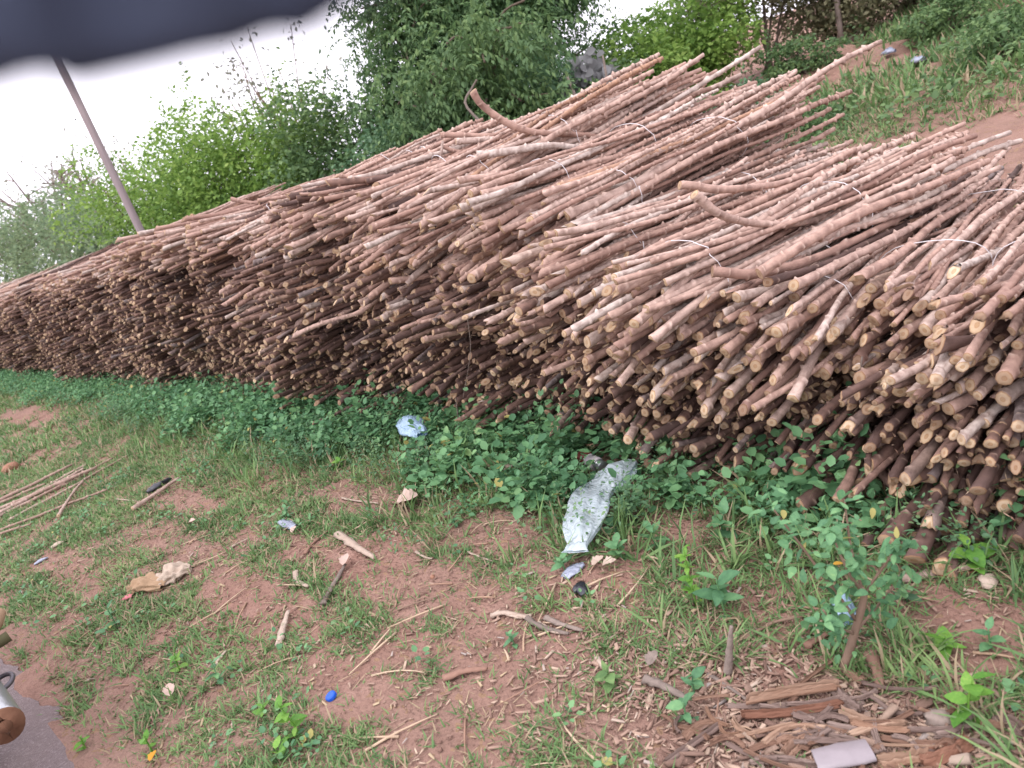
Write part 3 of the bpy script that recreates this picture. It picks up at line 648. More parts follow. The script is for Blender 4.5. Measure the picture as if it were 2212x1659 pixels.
# utility pole with two wires
pb = azim(306, 12.8); PZ = -.1
e = tag(empty('utility_pole', (*pb, PZ)), 'tall weathered wooden utility pole behind the stack', 'pole')
pl = 8.0
obj('shaft', mesh('shaft', *tube([[0, 0, pl * i / 15] for i in range(16)], np.linspace(.063, .042, 16), 12, .02), [M_POLE]), e)
for zz in (2.1, 3.3, 4.4):
    V, F = tube([[0, -.13, 0], [0, -.155, 0]], .012, 6); obj('bolt', mesh('bolt', V + np.array([0, 0, zz]), F, [M_IRON]), e)
arm = obj('crossarm', mesh('crossarm', *tube([RGT * -.7 + [0, 0, pl - .4], RGT * .7 + [0, 0, pl - .4]], .05, 6), [M_POLE]), e)
for sx in (-.6, .6):
    obj('insulator', mesh('insulator', *tube([RGT * sx + [0, 0, pl - .35], RGT * sx + [0, 0, pl - .28], RGT * sx + [0, 0, pl - .2]], [.04, .05, .02], 8), [M_IRON]), arm)
for sx, lb in ((-.6, 'thin power wire left of the utility pole, outer one'), (.6, 'thin power wire left of the utility pole, inner one')):
    A = np.array([*pb, PZ]) + RGT * sx + [0, 0, pl - .2]; B = A + np.array([-34, 1.5, -.5]); pts = [A + (B - A) * u + [0, 0, -4 * 1.3 * u * (1 - u)] for u in np.linspace(0, 1, 24)]
    o = obj('power_wire', mesh('power_wire', *tube(np.array(pts) - A, .007, 4), [M_IRON]), None, A); tag(o, lb, 'wire', 'power wires')

# ------------------------------------------------------------------ grass, weeds
def E2(px, py, rx, ry):                     # bare soil patches given as ellipses seen on the ground
    P = at(px, py); return (P[0], P[1], rx, ry)
soil = [E2(1310, 1100, .14, .12), E2(885, 1100, .14, .09), E2(915, 990, .16, .10), E2(350, 1262, .2, .09), E2(770, 1190, .16, .08), E2(1345, 1045, .17, .14), E2(1285, 1012, .13, .09), E2(1150, 1400, .30, .17), E2(1060, 1480, .26, .13), E2(860, 1260, .5, .16), E2(560, 1300, .5, .14), E2(1080, 1150, .26, .16), E2(770, 1075, .42, .14), E2(380, 1180, .6, .12), E2(1260, 1250, .22, .12),
        E2(760, 1490, .3, .12), E2(930, 1580, .22, .12), E2(150, 1230, .5, .12), E2(60, 900, 1.4, .22), E2(400, 1080, .5, .12), E2(1560, 1060, .22, .10), E2(1480, 1130, .16, .12), E2(450, 1240, .5, .1),
        E2(1850, 1560, .28, .12), E2(1600, 1600, .2, .12), E2(1420, 1590, .16, .1), E2(2060, 1330, .16, .08), E2(250, 1500, .25, .06), E2(680, 1190, .3, .1), E2(1000, 1290, .3, .12), E2(2110, 1420, .12, .08)]
def soilm(x, y):
    m = np.zeros_like(x)
    wx = x + .07 * wav(x, y, .13, 1); wy = y + .05 * wav(x, y, .11, 4)
    for a, b, rx, ry in soil: m = np.maximum(m, 1 - sstep(.7, 1.15, np.hypot((wx - a) / rx, (wy - b) / ry)))
    return m
def weed_edge(x): return 1.78 + .22 * wav(x, 0 * x, .6, 3) + .1 * wav(x, 0 * x, .22, 9) + .2 * sstep(-1.8, -.6, x) * sstep(.2, -.6, x) + .12 * sstep(-5, -8, x)
def samp(n, x0, x1, y0, y1, dens):
    x = rng.uniform(x0, x1, n); y = rng.uniform(y0, y1, n); k = rng.uniform(size=n) < dens(x, y); return x[k], y[k]
def gdens(x, y):
    d = np.clip(.56 + .62 * wav(x, y, .28, 2) + .3 * wav(x, y, .09, 5), .05, 1) * (1 - .9 * soilm(x, y))
    return d * sstep(.03, .16, y + .05 * wav(x, y, .3, 1))
def tufts(x, y, nb, hmin, hmax, wid=1.0, lean=.75, T=BLADE_T, F=BLADE_F):
    n_ = len(x); N = n_ * nb; X = np.repeat(x, nb); Y = np.repeat(y, nb); h = np.repeat(rng.uniform(hmin, hmax, n_), nb) * rng.uniform(.5, 1.15, N)
    yaw = rng.uniform(0, 6.28, N); tilt = np.clip(rng.normal(lean, .35, N), .05, 1.5); P = np.stack([X + rng.normal(size=N) * .012, Y + rng.normal(size=N) * .012, gz(X, Y) - .003], 1)
    S = np.stack([wid * rng.uniform(.7, 1.4, N) * np.clip(h, .06, .2) * 1.0, h, h], 1)
    return scat(T, F, rotmats(yaw, tilt, rng.normal(size=N) * .25), P, S)
gp = []
x, y = samp(30000, -2.6, .9, .1, 2.5, gdens); gp.append(tufts(x, y, 7, .018, .06, 1, .6, BLADE2_T, BLADE2_F))
x, y = samp(46000, -7.5, -2.6, .08, 2.5, gdens); gp.append(tufts(x, y, 6, .02, .065, 1.3, .6, BLADE2_T, BLADE2_F))
x, y = samp(26000, -18, -7.5, .1, 2.7, gdens); gp.append(tufts(x, y, 5, .04, .1, 1.8, .7, BLADE2_T, BLADE2_F))
x, y = samp(1500, -4.5, 1.0, .2, 2.4, lambda a, b: (gdens(a, b) > .6) * .7); gp.append(tufts(x, y, 11, .05, .12, .8, .75, BLADE2_T, BLADE2_F))
x, y = samp(5200, -8, .2, 1.35, 2.6, lambda a, b: sstep(-.5, .1, b - weed_edge(a)) * (1 - .8 * soilm(a, b)) * .8); gp.append(tufts(x, y, 7, .06, .17, .8, .85, BLADE2_T, BLADE2_F))
# coarser grass under the right-hand weeds
x, y = samp(1100, -1.6, 1.1, 1.2, 2.3, lambda a, b: .75 * (1 - soilm(a, b)) * sstep(-1.7, -.9, a)); gp.append(tufts(x, y, 9, .05, .15, .75, .8))
V, F = cat(gp); tag(obj('short_grass', mesh('short_grass', V, F, [M_GRASS], smooth=False)), 'short green and dry grass on the red roadside soil', 'grass', None, 'stuff')
gp = []
def bdens(x, y):
    track = np.maximum(sstep(1.3, .7, np.abs(y - (6.8 + .15 * (x + 1)) + .3 * wav(x, y, .5, 3))) * sstep(-3.6, -2.2, x), .85 * sstep(1.0, .5, np.hypot((x + 4.7) / 1.5, (y - 11.1) / 1.3) + .25 * wav(x, y, .4, 8)))
    return np.clip(.75 + .6 * wav(x, y, .7, 6), .15, 1) * (1 - .95 * track)
x, y = samp(26000, -7, 9, 3.9, 9, bdens); gp.append(tufts(x, y, 6, .05, .13, 1.5, .75, BLADE2_T, BLADE2_F))
x, y = samp(26000, -5, 16, 8.5, 17, bdens); gp.append(tufts(x, y, 6, .1, .26, 1.8, .9, BLADE2_T, BLADE2_F))
V, F = cat(gp); tag(obj('bank_grass', mesh('bank_grass', V, F, [M_GRASS], smooth=False)), 'green grass on the bank behind the stack', 'grass', None, 'stuff')
def weeds(x, y, hmin, hmax, ls, nl, T=ROUND_T, spread=.5):
    parts = []; n_ = len(x); h = rng.uniform(hmin, hmax, n_); z = gz(x, y); ph = rng.uniform(0, 6.28, n_); lx = rng.normal(size=n_) * .22; ly = rng.normal(size=n_) * .22 - .08
    for j in range(nl):
        u = .25 + .75 * (j + rng.uniform(0, .6, n_)) / nl; a = ph + 2.4 * j
        P = np.stack([x + lx * h * u + np.cos(a) * .006, y + ly * h * u + np.sin(a) * .006, z + h * u], 1)
        s = ls * rng.uniform(.6, 1.25, n_) * (1.1 - .45 * u)
        parts.append(scat(T, LEAF_F, rotmats(a + rng.normal(size=n_) * .3, rng.normal(.15, .35, n_) + .5 * (u > .85), rng.normal(size=n_) * .3), P + np.stack([np.cos(a), np.sin(a), 0 * a], 1) * (spread * s)[:, None], s))
    return cat(parts)
def wdens(x, y):
    return sstep(-.1, .16, y - weed_edge(x)) * (1 - .85 * soilm(x, y))
wp = []
x, y = samp(2600, -3.2, 1.0, 1.45, 2.75, wdens); k = rng.uniform(size=len(x)) < .45; wp.append(weeds(x[k], y[k], .05, .21, .062, 9)); wp.append(weeds(x[~k], y[~k], .04, .15, .034, 11, LEAF_T, .8))
x, y = samp(2800, -7.5, -3.2, 1.45, 2.9, wdens); k = rng.uniform(size=len(x)) < .4; wp.append(weeds(x[k], y[k], .06, .27, .062, 10)); wp.append(weeds(x[~k], y[~k], .05, .24, .038, 12, LEAF_T, .8))
x, y = samp(4200, -19, -7.5, 1.5, 2.9, wdens); wp.append(weeds(x, y, .06, .2, .05, 10, LEAF_T, .8))
x, y = samp(1100, -6, .9, .2, 1.8, lambda a, b: (gdens(a, b) > .45) * (wav(a, b, .3, 21) > -.1) * .8); wp.append(weeds(x, y, .02, .06, .03, 6))
x, y = samp(1500, -6.5, .3, 1.6, 2.6, lambda a, b: sstep(0, .25, b - weed_edge(a)) * (wav(a, b, .33, 31) > .15) * (1 - soilm(a, b)) * .75); wp.append(weeds(x, y, .16, .34, .055, 14))
V, F = cat(wp); tag(obj('weed_cover', mesh('weed_cover', V, F, [M_WEED], smooth=False)), 'dense leafy green weeds along the foot of the stack', 'weeds', None, 'stuff')
wp = []
x, y = samp(2400, -9, .9, 1.2, 2.7, lambda a, b: np.clip(.25 + wav(a, b, .4, 12) * 1.4, 0, 1) * sstep(-.35, .1, b - weed_edge(a)) * (1 - .8 * soilm(a, b))); wp.append(weeds(x, y, .12, .27, .024, 34, LEAF_T, 1.6))
V, F = cat(wp); tag(obj('feathery_weeds', mesh('feathery_weeds', V, F, [M_FINE], smooth=False)), 'fine-leaved feathery weeds among the broad-leaved ones', 'weeds', None, 'stuff')
wp = []
x, y = samp(3200, -6, 12, 4.0, 15, lambda a, b: bdens(a, b) ** 2 * (wav(a, b, .9, 15) > .1)); wp.append(weeds(x, y, .1, .4, .085, 10))
V, F = cat(wp); tag(obj('bank_weeds', mesh('bank_weeds', V, F, [M_BUSHD], smooth=False)), 'leafy weeds on the bank behind the stack', 'weeds', None, 'stuff')

# individually visible plants
def big_leaf(w, serr=.05, curl=.25):
    n_ = 9; u = np.linspace(0, 1, n_); hw = w * np.sin(np.pi * u ** .75) ** .8 * (1 + serr * np.where(np.arange(n_) % 2, 1, -1)); hw[0] = .012; hw[-1] = .004
    z = -curl * u ** 2; V = np.concatenate([np.stack([-hw, u, z + .12 * hw], 1), np.stack([0 * u, u, z - .02], 1), np.stack([hw, u, z + .12 * hw], 1)])
    F = [[i, n_ + i, n_ + i + 1, i + 1] for i in range(n_ - 1)] + [[n_ + i, 2 * n_ + i, 2 * n_ + i + 1, n_ + i + 1] for i in range(n_ - 1)]
    return V, F
LM = {}
for nm, mt in (('weed', M_WEED), ('pale', M_PALE), ('fine', M_FINE), ('orange', M_ORANGE), ('grass', M_GRASS)):
    LM[nm] = [mesh('leaf', *big_leaf(w, s_, c_), [mt]) for w, s_, c_ in ((.34, .05, .2), (.28, .03, .35), (.22, .02, .1))]
def leaf_on(e, key, p, yaw, tilt, size, spin=0):
    Rm = rotmats(np.array([yaw]), np.array([tilt]), np.array([spin]))[0]; m4 = Matrix.Identity(4)
    for i in range(3):
        for j in range(3): m4[i][j] = Rm[i][j] * size
        m4[i][3] = p[i]
    o = bpy.data.objects.new('leaf', LM[key][rng.integers(3)]); COL.objects.link(o); o.parent = e; o.matrix_local = m4; return o
def seedling(px, py, h, nl, ls, key, label, group=None, stemmat=None, rosette=False):
    P = at(px, py); e = tag(empty('weed_plant', P), label, 'plant', group)
    tip = np.array([rng.normal() * .12 * h, rng.normal() * .12 * h, h]); pth = spline([[0, 0, -.01], tip * [.3, .3, .5], tip], 7)
    obj('stalk', mesh('stalk', *tube(pth, np.linspace(.0035, .0018, 7), 5), [LM[key][0].materials[0]]), e)
    a = rng.uniform(0, 6.28)
    for j in range(nl):
        u = .3 + .7 * j / max(nl - 1, 1); p = pth[min(int(u * 6), 6)]
        leaf_on(e, key, p, a, rng.normal(.25, .25) + .25 * (u > .9), ls * rng.uniform(.75, 1.15) * (1.1 - .3 * u), rng.normal() * .2); a += np.pi / 2 + rng.normal() * .2 if j % 2 else np.pi
    return e
SG = 'single weeds on the roadside soil'
for a in [(1567, 1330, .13, 8, .085, 'weed', 'weed with big toothed leaves beside the pale upright stick'), (2042, 1412, .06, 5, .06, 'pale', 'pale green seedling right of the woody sapling'), (2092, 1560, .12, 9, .06, 'pale', 'bright green seedling beside the grey stone'),
          (650, 1590, .13, 12, .05, 'pale', 'bright green seedling low in the bottom centre'), (610, 1640, .05, 5, .05, 'pale', 'small bright seedling at the bottom edge'), (575, 1545, .04, 5, .045, 'pale', 'small seedling left of the blue bottle cap'),
          (1505, 1310, .2, 22, .034, 'pale', 'tall light green weed left of the big-leaved weed'), (1370, 1130, .2, 24, .034, 'fine', 'tall light green weed right of the clear bag'), (1160, 1080, .2, 26, .034, 'fine', 'tall feathery weed left of the clear bag'),
          (1420, 1190, .1, 8, .06, 'weed', 'leafy weed at the lower right of the clear bag'), (1345, 1210, .08, 8, .06, 'weed', 'broad-leaved weed touching the clear bag'), (1465, 1075, .12, 8, .06, 'weed', 'leafy weed between the clear bag and the stem butts'),
          (390, 1450, .08, 8, .045, 'pale', 'small leafy weed in the grass left of centre'), (255, 1355, .1, 9, .05, 'weed', 'leafy weed below the faded rag'), (480, 1480, .1, 10, .045, 'weed', 'leafy weed between rag and bottle cap'),
          (190, 1625, .07, 8, .04, 'pale', 'pale weed near the asphalt at the bottom'), (330, 1625, .08, 7, .045, 'pale', 'yellowish weed at the bottom left'), (735, 1010, .06, 8, .055, 'pale', 'bright green weed left of the small bluish bag'),
          (1110, 1390, .04, 7, .035, 'weed', 'tiny weed alone on the bare soil'), (1500, 1500, .06, 6, .05, 'weed', 'seedling left of the bark slabs'), (1485, 1560, .06, 6, .05, 'weed', 'seedling on the wood chips, lower left of the slabs'),
          (1720, 1180, .1, 9, .07, 'weed', 'broad-leaved weed left of the woody sapling'), (1560, 1160, .1, 9, .065, 'weed', 'broad-leaved weed above the tall light green weed'), (1900, 1170, .1, 9, .075, 'weed', 'broad-leaved weed under the lowest stem butts'),
          (2100, 1225, .07, 6, .075, 'pale', 'light green weed beside the lowest stem butt'), (1960, 1300, .08, 8, .04, 'fine', 'small clover-like weed right of the sapling'), (1220, 1230, .05, 8, .05, 'weed', 'low leafy weed below left of the clear bag'),
          (985, 1140, .05, 7, .04, 'weed', 'small weed right of the dry leaf'), (625, 1120, .06, 9, .04, 'weed', 'small weed above the grey plastic scrap'), (1320, 1480, .05, 8, .05, 'grass', 'grassy weed in the bottom centre right'), (2140, 1400, .06, 6, .05, 'weed', 'seedling near the right edge of the photo')]:
    seedling(*a, SG)
# woody sapling on the right
B = at(1820, 1453); e = tag(empty('woody_sapling', B), 'woody sapling with small leaves, some orange, at the lower right', 'sapling')
def spt(px, py, dd=0): return at_depth(px, py, B) - B + FWD * dd
br = [([spt(1820, 1453), spt(1845, 1369), spt(1866, 1293), spt(1860, 1268)], .011, .007), ([spt(1862, 1275), spt(1857, 1200, .04), spt(1858, 1108, .07)], .005, .002), ([spt(1862, 1275), spt(1820, 1225, -.03), spt(1790, 1150, -.02)], .005, .002),
      ([spt(1850, 1340), spt(1780, 1240, .05), spt(1700, 1130, .08)], .005, .002), ([spt(1866, 1285), spt(1920, 1230, .02), spt(1950, 1170)], .004, .002), ([spt(1845, 1369), spt(1930, 1300, .03), spt(1970, 1255, .04)], .004, .002), ([spt(1845, 1369), spt(1790, 1330, -.04), spt(1755, 1290, -.05)], .004, .002)]
for i, (pp, r0, r1) in enumerate(br):
    P = spline(pp, 8); obj('branch' if i else 'trunk', mesh('branch', *tube(P, np.linspace(r0, r1, 8), 6, .05), [M_TWIG]), e)
    if i:
        for j in range(52):
            p = P[rng.integers(2, 8)] + rng.normal(size=3) * .022; leaf_on(e, 'orange' if rng.uniform() < .012 else 'weed', p, rng.uniform(0, 6.28), rng.normal() * .5, rng.uniform(.02, .038), rng.normal() * .4)

# ------------------------------------------------------------------ loose stems, sticks, chips
def stem_between(p0, p1, r, label, group, name='loose_stem', lift=.012, bend=0.0, catg='stem'):
    A = at(*p0) + [0, 0, lift]; Bq = at(*p1) + [0, 0, lift]; L = float(np.linalg.norm(Bq - A)); d = (Bq - A) / L
    V, F, mi, nd, rd = stem_mesh(L, r * 1.08, r * .7, 0, bend * .6, sides=8, step=.05, knob=.4, wob=.5)
    o = obj(name, mesh('stem', V, F, [M_DRYS, M_CUT], mi, {'node': nd, 'rad': rd}), None, A)
    o.rotation_euler = Vector(d).to_track_quat('Y', 'Z').to_euler(); return tag(o, label, catg, group)
lg = 'loose thin stems on the grass at the left'
for i, (a, b, r, bd, lb) in enumerate([((0, 1111), (187, 1007), .014, 0, 'thick upper loose stem of the small pile on the grass'), ((-40, 1108), (100, 1050), .012, 0, 'loose stem set apart above the small pile'), ((-60, 1150), (185, 1018), .014, .02, 'loose stem in the middle of the small pile'),
        ((30, 1098), (213, 1018), .015, 0, 'loose stem with blunt knobbed end in the small pile'), ((-50, 1142), (150, 1045), .013, 0, 'loose stem at the lower side of the small pile'), ((73, 1085), (247, 993), .009, .03, 'thin loose stem reaching right beyond the small pile'),
        ((-30, 1163), (236, 1065), .009, .04, 'long thin loose stem lying apart below the pile'), ((121, 1127), (190, 1041), .010, .05, 'curved loose stem crossing the long thin one'), ((20, 1128), (205, 1028), .010, 0, 'thin loose stem near the front of the pile'),
        ((141, 1065), (278, 988), .007, .05, 'thinnest loose twig at the far right of the pile'), ((-20, 1168), (72, 1139), .009, 0, 'short loose stem lowest of the pile'), ((-60, 1120), (160, 1012), .013, 0, 'loose stem at the back of the small pile'),
        ((60, 1090), (190, 1026), .012, 0, 'short loose stem inside the small pile'), ((-70, 1136), (90, 1066), .014, 0, 'loose stem leaving the left edge of the photo'), ((291, 1107), (391, 1041), .013, 0, 'single thick straight stem on the grass right of the pile')]):
    stem_between(a, b, r, lb, lg, lift=.012 + .008 * (i % 4), bend=bd)
stem_between((1925, 1262), (2122, 1228), .011, 'short reddish stem piece in the grass by the lowest butts', 'loose pieces near the butts')
for a, b, r, lb in [((2035, 1245), (2105, 1150), .021, 'lowest thick knobbly stem butt lying on the grass at the right'), ((1980, 1190), (2065, 1060), .021, 'thick knobbly stem butt left of the lowest one'), ((2105, 1160), (2180, 1030), .02, 'reddish thick stem butt right of the lowest one'), ((1872, 1090), (1960, 1005), .017, 'thin dark stem butt sticking out over the weeds')]:
    A = at(*a) + [0, 0, r + .008]; D = at_y(*b, A[1] + .34) - A; L = float(np.linalg.norm(D))
    V, F, mi, nd, rd = stem_mesh(L + .45, r, r * .75, 0, 0, sides=10, step=.05, knob=.3, slope=(.3, .4), jag=.4)
    o = obj('fallen_stem', mesh('stem', V, F, [M_OLD_SHADED, M_CUT], mi, {'node': nd, 'rad': rd}), None, A); o.rotation_euler = Vector(D / L).to_track_quat('Y', 'Z').to_euler(); tag(o, lb, 'stem', 'thick butts on the grass at the right')
# stems that stand out on top of the stack
def crest(pts, r, label, y0, taper=.7, name='odd_stem'):
    P = np.array([at_y(px, py, y0 + dy) for px, py, dy in pts]); P = spline(P, 40); A = P[0].copy()
    L = float(np.linalg.norm(np.diff(P, axis=0), axis=1).sum())
    V, F, mi, nd, rd = stem_mesh(L, r, r * taper, 0, 0, sides=9, step=.055, knob=.45)
    u = np.clip(V[:, 1] / L, 0, 1) * 39; i = np.minimum(u.astype(int), 38); f = (u - i)[:, None]; C = P[i] * (1 - f) + P[i + 1] * f
    _, Af, Bf = frames(P); V2 = C + Af[i] * V[:, :1] + Bf[i] * V[:, 2:3] - A
    o = obj(name, mesh('stem', V2, F, [M_BARK, M_CUT], mi, {'node': nd, 'rad': rd}), None, A); return tag(o, label, 'stem')
crest([(1023, 195, 0), (1060, 240, .05), (1120, 275, .12), (1195, 293, .25), (1330, 292, .5)], .017, 'thick stem curving up to the left against the trees', 2.55)
crest([(952, 296, 0), (1100, 285, .25), (1300, 262, .6), (1560, 190, 1.05)], .0145, 'long stem at the crest of the stack pointing left', 2.75)
crest([(958, 318, 0), (1020, 328, .1), (1130, 338, .3), (1300, 320, .6)], .011, 'thin stem just below the crest pointing left', 2.7)
crest([(985, 308, 0), (1120, 302, .25), (1330, 262, .6), (1600, 160, 1.1)], .0155, 'stem end with a pale cut at the crest', 2.72)
crest([(952, 352, 0), (954, 325, .01), (956, 303, .02)], .008, 'short stub standing upright at the crest', 2.68)
crest([(1030, 335, 0), (1180, 322, .2), (1330, 290, .5), (1640, 95, 1.15)], .018, 'thick long stem on the crest reaching the highest tip', 2.5, .5)
crest([(735, 378, 0), (820, 385, .1), (950, 372, .3)], .012, 'stem end poking left out of the stack top', 2.5)
crest([(500, 430, 0), (560, 440, .1), (660, 432, .35)], .013, 'lone stem pointing left above the stack, near the middle', 2.5)
crest([(413, 466, 0), (440, 476, .1), (520, 470, .3)], .013, 'bent stem pointing left near the utility pole', 2.5)
crest([(1995, 370, 0), (2005, 340, .05), (2025, 300, .12)], .012, 'pale stem tip standing upright at the right', 3.0)
crest([(1500, 418, -.03), (1560, 468, .05), (1640, 490, .2), (1780, 470, .5), (1950, 395, 1.0)], .0145, 'curved thick stem with butt turned up, right of centre', 2.12)
crest([(1468, 402, -.02), (1560, 412, .1), (1680, 395, .35), (1850, 320, .8)], .014, 'curved stem with butt turned up, behind its neighbour', 2.2)
crest([(1640, 590, -.02), (1760, 520, .15), (1960, 420, .6), (2130, 345, 1.1)], .0185, 'pale grey knobbly stem lying on top at the right', 2.1, .6)
crest([(1540, 585, -.02), (1620, 585, .06), (1760, 560, .3), (1990, 450, .85)], .018, 'thick brown stem with splintered butt at the right', 2.08)
def gstick(p0, p1, r, mat, label, name='stick', group=None, lift=None, rough=.15, flat=1.0, bow=.0, taper=.5, catg='stick'):
    A = at(*p0); Bq = at(*p1); mdl = (A + Bq) / 2 + np.array([rng.normal(), rng.normal(), 0]) * bow; l = r * flat * 1.05 + .004 if lift is None else lift
    return stickp(name, [A + [0, 0, l], mdl + [0, 0, l + abs(bow) * .1], Bq + [0, 0, l]], r, mat, label, catg, group, rough, 7, taper, flat)
gs = 'sticks lying on the roadside soil'
for a in [((733, 1160), (812, 1212), .021, M_PALEW, 'bleached split branch lying on the soil, the whitest one'), ((700, 1310), (748, 1225), .016, M_GREYW, 'brown stick below the bleached branch'), ((640, 1240), (668, 1272), .014, M_PALEW, 'short pale stick left of the brown stick'),
          ((606, 1398), (626, 1325), .016, M_PALEW, 'pale weathered stick standing out below the short one'), ((470, 1440), (490, 1410), .009, M_PALEW, 'small pale wood piece in the grass'), ((1063, 1335), (1150, 1342), .012, M_PALEW, 'pale flat wood piece at the left of the stick group'),
          ((1140, 1340), (1230, 1375), .012, M_GREYW, 'forked grey stick in the stick group'), ((1180, 1340), (1260, 1368), .012, M_GREYW, 'grey stick behind the forked one'), ((1165, 1350), (1220, 1372), .008, M_PALEW, 'pale splinter on the grey sticks'),
          ((960, 1472), (1055, 1452), .015, M_CHIP, 'flat reddish bark strip on the bare soil'), ((1290, 1425), (1328, 1455), .008, M_PALEW, 'pale splinter on the soil right of centre'), ((1395, 1475), (1490, 1520), .016, M_GREYW, 'dark grey stick left of the bark slabs'),
          ((1560, 1345), (1600, 1355), .006, M_STRAW, 'thin straw by the upright stick'), ((1610, 1385), (1740, 1335), .008, M_TWIG, 'thin brown stick in the grass left of the sapling'), ((1880, 1420), (1905, 1500), .018, M_CHIP, 'short round wood piece right of the sapling'),
          ((1740, 1405), (1800, 1370), .014, M_CHIP, 'short brown wood piece left of the sapling'), ((575, 1400), (620, 1360), .003, M_STRAW, 'dry straw beside the pale weathered stick'), ((900, 1195), (935, 1210), .007, M_PALEW, 'short pale stick right of the bleached branch'),
          ((1010, 1195), (1065, 1215), .005, M_PALEW, 'thin pale stick left of the clear bag'), ((740, 1078), (820, 1090), .007, M_PALEW, 'white thin stick by the weeds above the dry leaf'), ((250, 1080), (318, 1088), .007, M_PALEW, 'whitish thin stick at the small stem pile'),
          ((310, 1275), (390, 1245), .004, M_STRAW, 'thin straw by the faded rag'), ((1150, 1335), (1090, 1330), .009, M_PALEW, 'pale splinter at the tip of the stick group'), ((1120, 1560), (1250, 1590), .005, M_TWIG, 'thin dry vine across the soil at the bottom'),
          ((1250, 1590), (1360, 1640), .006, M_TWIG, 'dry twig continuing the vine at the bottom'), ((660, 1200), (710, 1150), .01, M_CHIP, 'reddish thin stick left of the bleached branch'), ((2030, 1250), (2130, 1232), .008, M_REDW, 'red stick in the grass under the butts'),
          ((500, 1190), (540, 1165), .008, M_PALEW, 'pale curled wood strip left of the grey scrap'), ((860, 1320), (950, 1290), .005, M_TWIG, 'thin root twig on the soil near the middle'), ((1530, 1460), (1620, 1520), .006, M_GREYW, 'thin grey twig above the chip heap')]:
    gstick(*a, group=gs, bow=.016, flat=.6)
# leaning stake
A = at(1572, 1455); stickp('stake', [A, at_depth(1576, 1400, A), at_depth(1580, 1352, A)], .013, M_GREYW, 'pale pointed stake standing upright in the grass', 'stick', None, .1, 8, .35)
# bark slabs at the bottom right
def slab(p0, p1, w, th, mat, label, lift, group='bark slabs on the chip heap'):
    """split piece of log: lengthwise ridges, splintered ends; local X runs along the grain"""
    A = at(*p0) + [0, 0, lift]; Bq = at(*p1) + [0, 0, lift]; d = Bq - A; L = float(np.hypot(d[0], d[1])); n_, nc = 14, 11
    q = np.linspace(-1, 1, nc); ridge = np.sqrt(np.clip(1.05 - q ** 2, 0, 1)) * (1 + .35 * rng.normal(size=nc)); e0 = rng.uniform(-.02, .05, nc) * L; e1 = rng.uniform(-.06, .03, nc) * L
    bow = rng.normal() * .012; V = []
    for i in range(n_):
        u = i / (n_ - 1); ww = w * (1 + .08 * math.sin(7 * u + 40 * w) + .05 * rng.normal()); x = e0 * (1 - u) + (L + e1) * u
        V += np.stack([x, bow * math.sin(math.pi * u) + q * ww, .002 + th * np.maximum(ridge, .05) * (1 + .12 * rng.normal(size=nc))], 1).tolist()
    for i in range(n_):
        u = i / (n_ - 1); V += np.stack([e0 * (1 - u) + (L + e1) * u, bow * math.sin(math.pi * u) + q * w * .9, 0 * q], 1).tolist()
    B0 = n_ * nc
    F = [[i * nc + j, (i + 1) * nc + j, (i + 1) * nc + j + 1, i * nc + j + 1] for i in range(n_ - 1) for j in range(nc - 1)] + [[B0 + i * nc + j + 1, B0 + (i + 1) * nc + j + 1, B0 + (i + 1) * nc + j, B0 + i * nc + j] for i in range(n_ - 1) for j in range(nc - 1)]
    F += [[i * nc, B0 + i * nc, B0 + (i + 1) * nc, (i + 1) * nc] for i in range(n_ - 1)] + [[(i + 1) * nc + nc - 1, B0 + (i + 1) * nc + nc - 1, B0 + i * nc + nc - 1, i * nc + nc - 1] for i in range(n_ - 1)]
    F += [[j + 1, B0 + j + 1, B0 + j, j] for j in range(nc - 1)] + [[(n_ - 1) * nc + j, B0 + (n_ - 1) * nc + j, B0 + (n_ - 1) * nc + j + 1, (n_ - 1) * nc + j + 1] for j in range(nc - 1)]
    tag(obj('split_wood', mesh('split_wood', V, F, [GR[mat]], smooth=False), None, A, (rng.normal() * .06, -math.atan2(d[2], L), math.atan2(d[1], d[0]))), label, 'wood', group)
GR = {M_PALEW: simple('split_pale_wood', (.6, .46, .34), .9, 55, .75, dark=(.24, .14, .09), bump=.008, stretch=(.08, 1, 1)), M_REDW: simple('split_red_wood', (.44, .27, .18), .9, 55, .75, dark=(.17, .08, .05), bump=.008, stretch=(.08, 1, 1)),
      M_GREYW: simple('split_grey_wood', (.4, .31, .26), .9, 55, .75, dark=(.16, .11, .09), bump=.008, stretch=(.08, 1, 1)), M_CHIP: simple('split_brown_wood', (.4, .26, .18), .9, 55, .75, dark=(.16, .09, .06), bump=.008, stretch=(.08, 1, 1))}
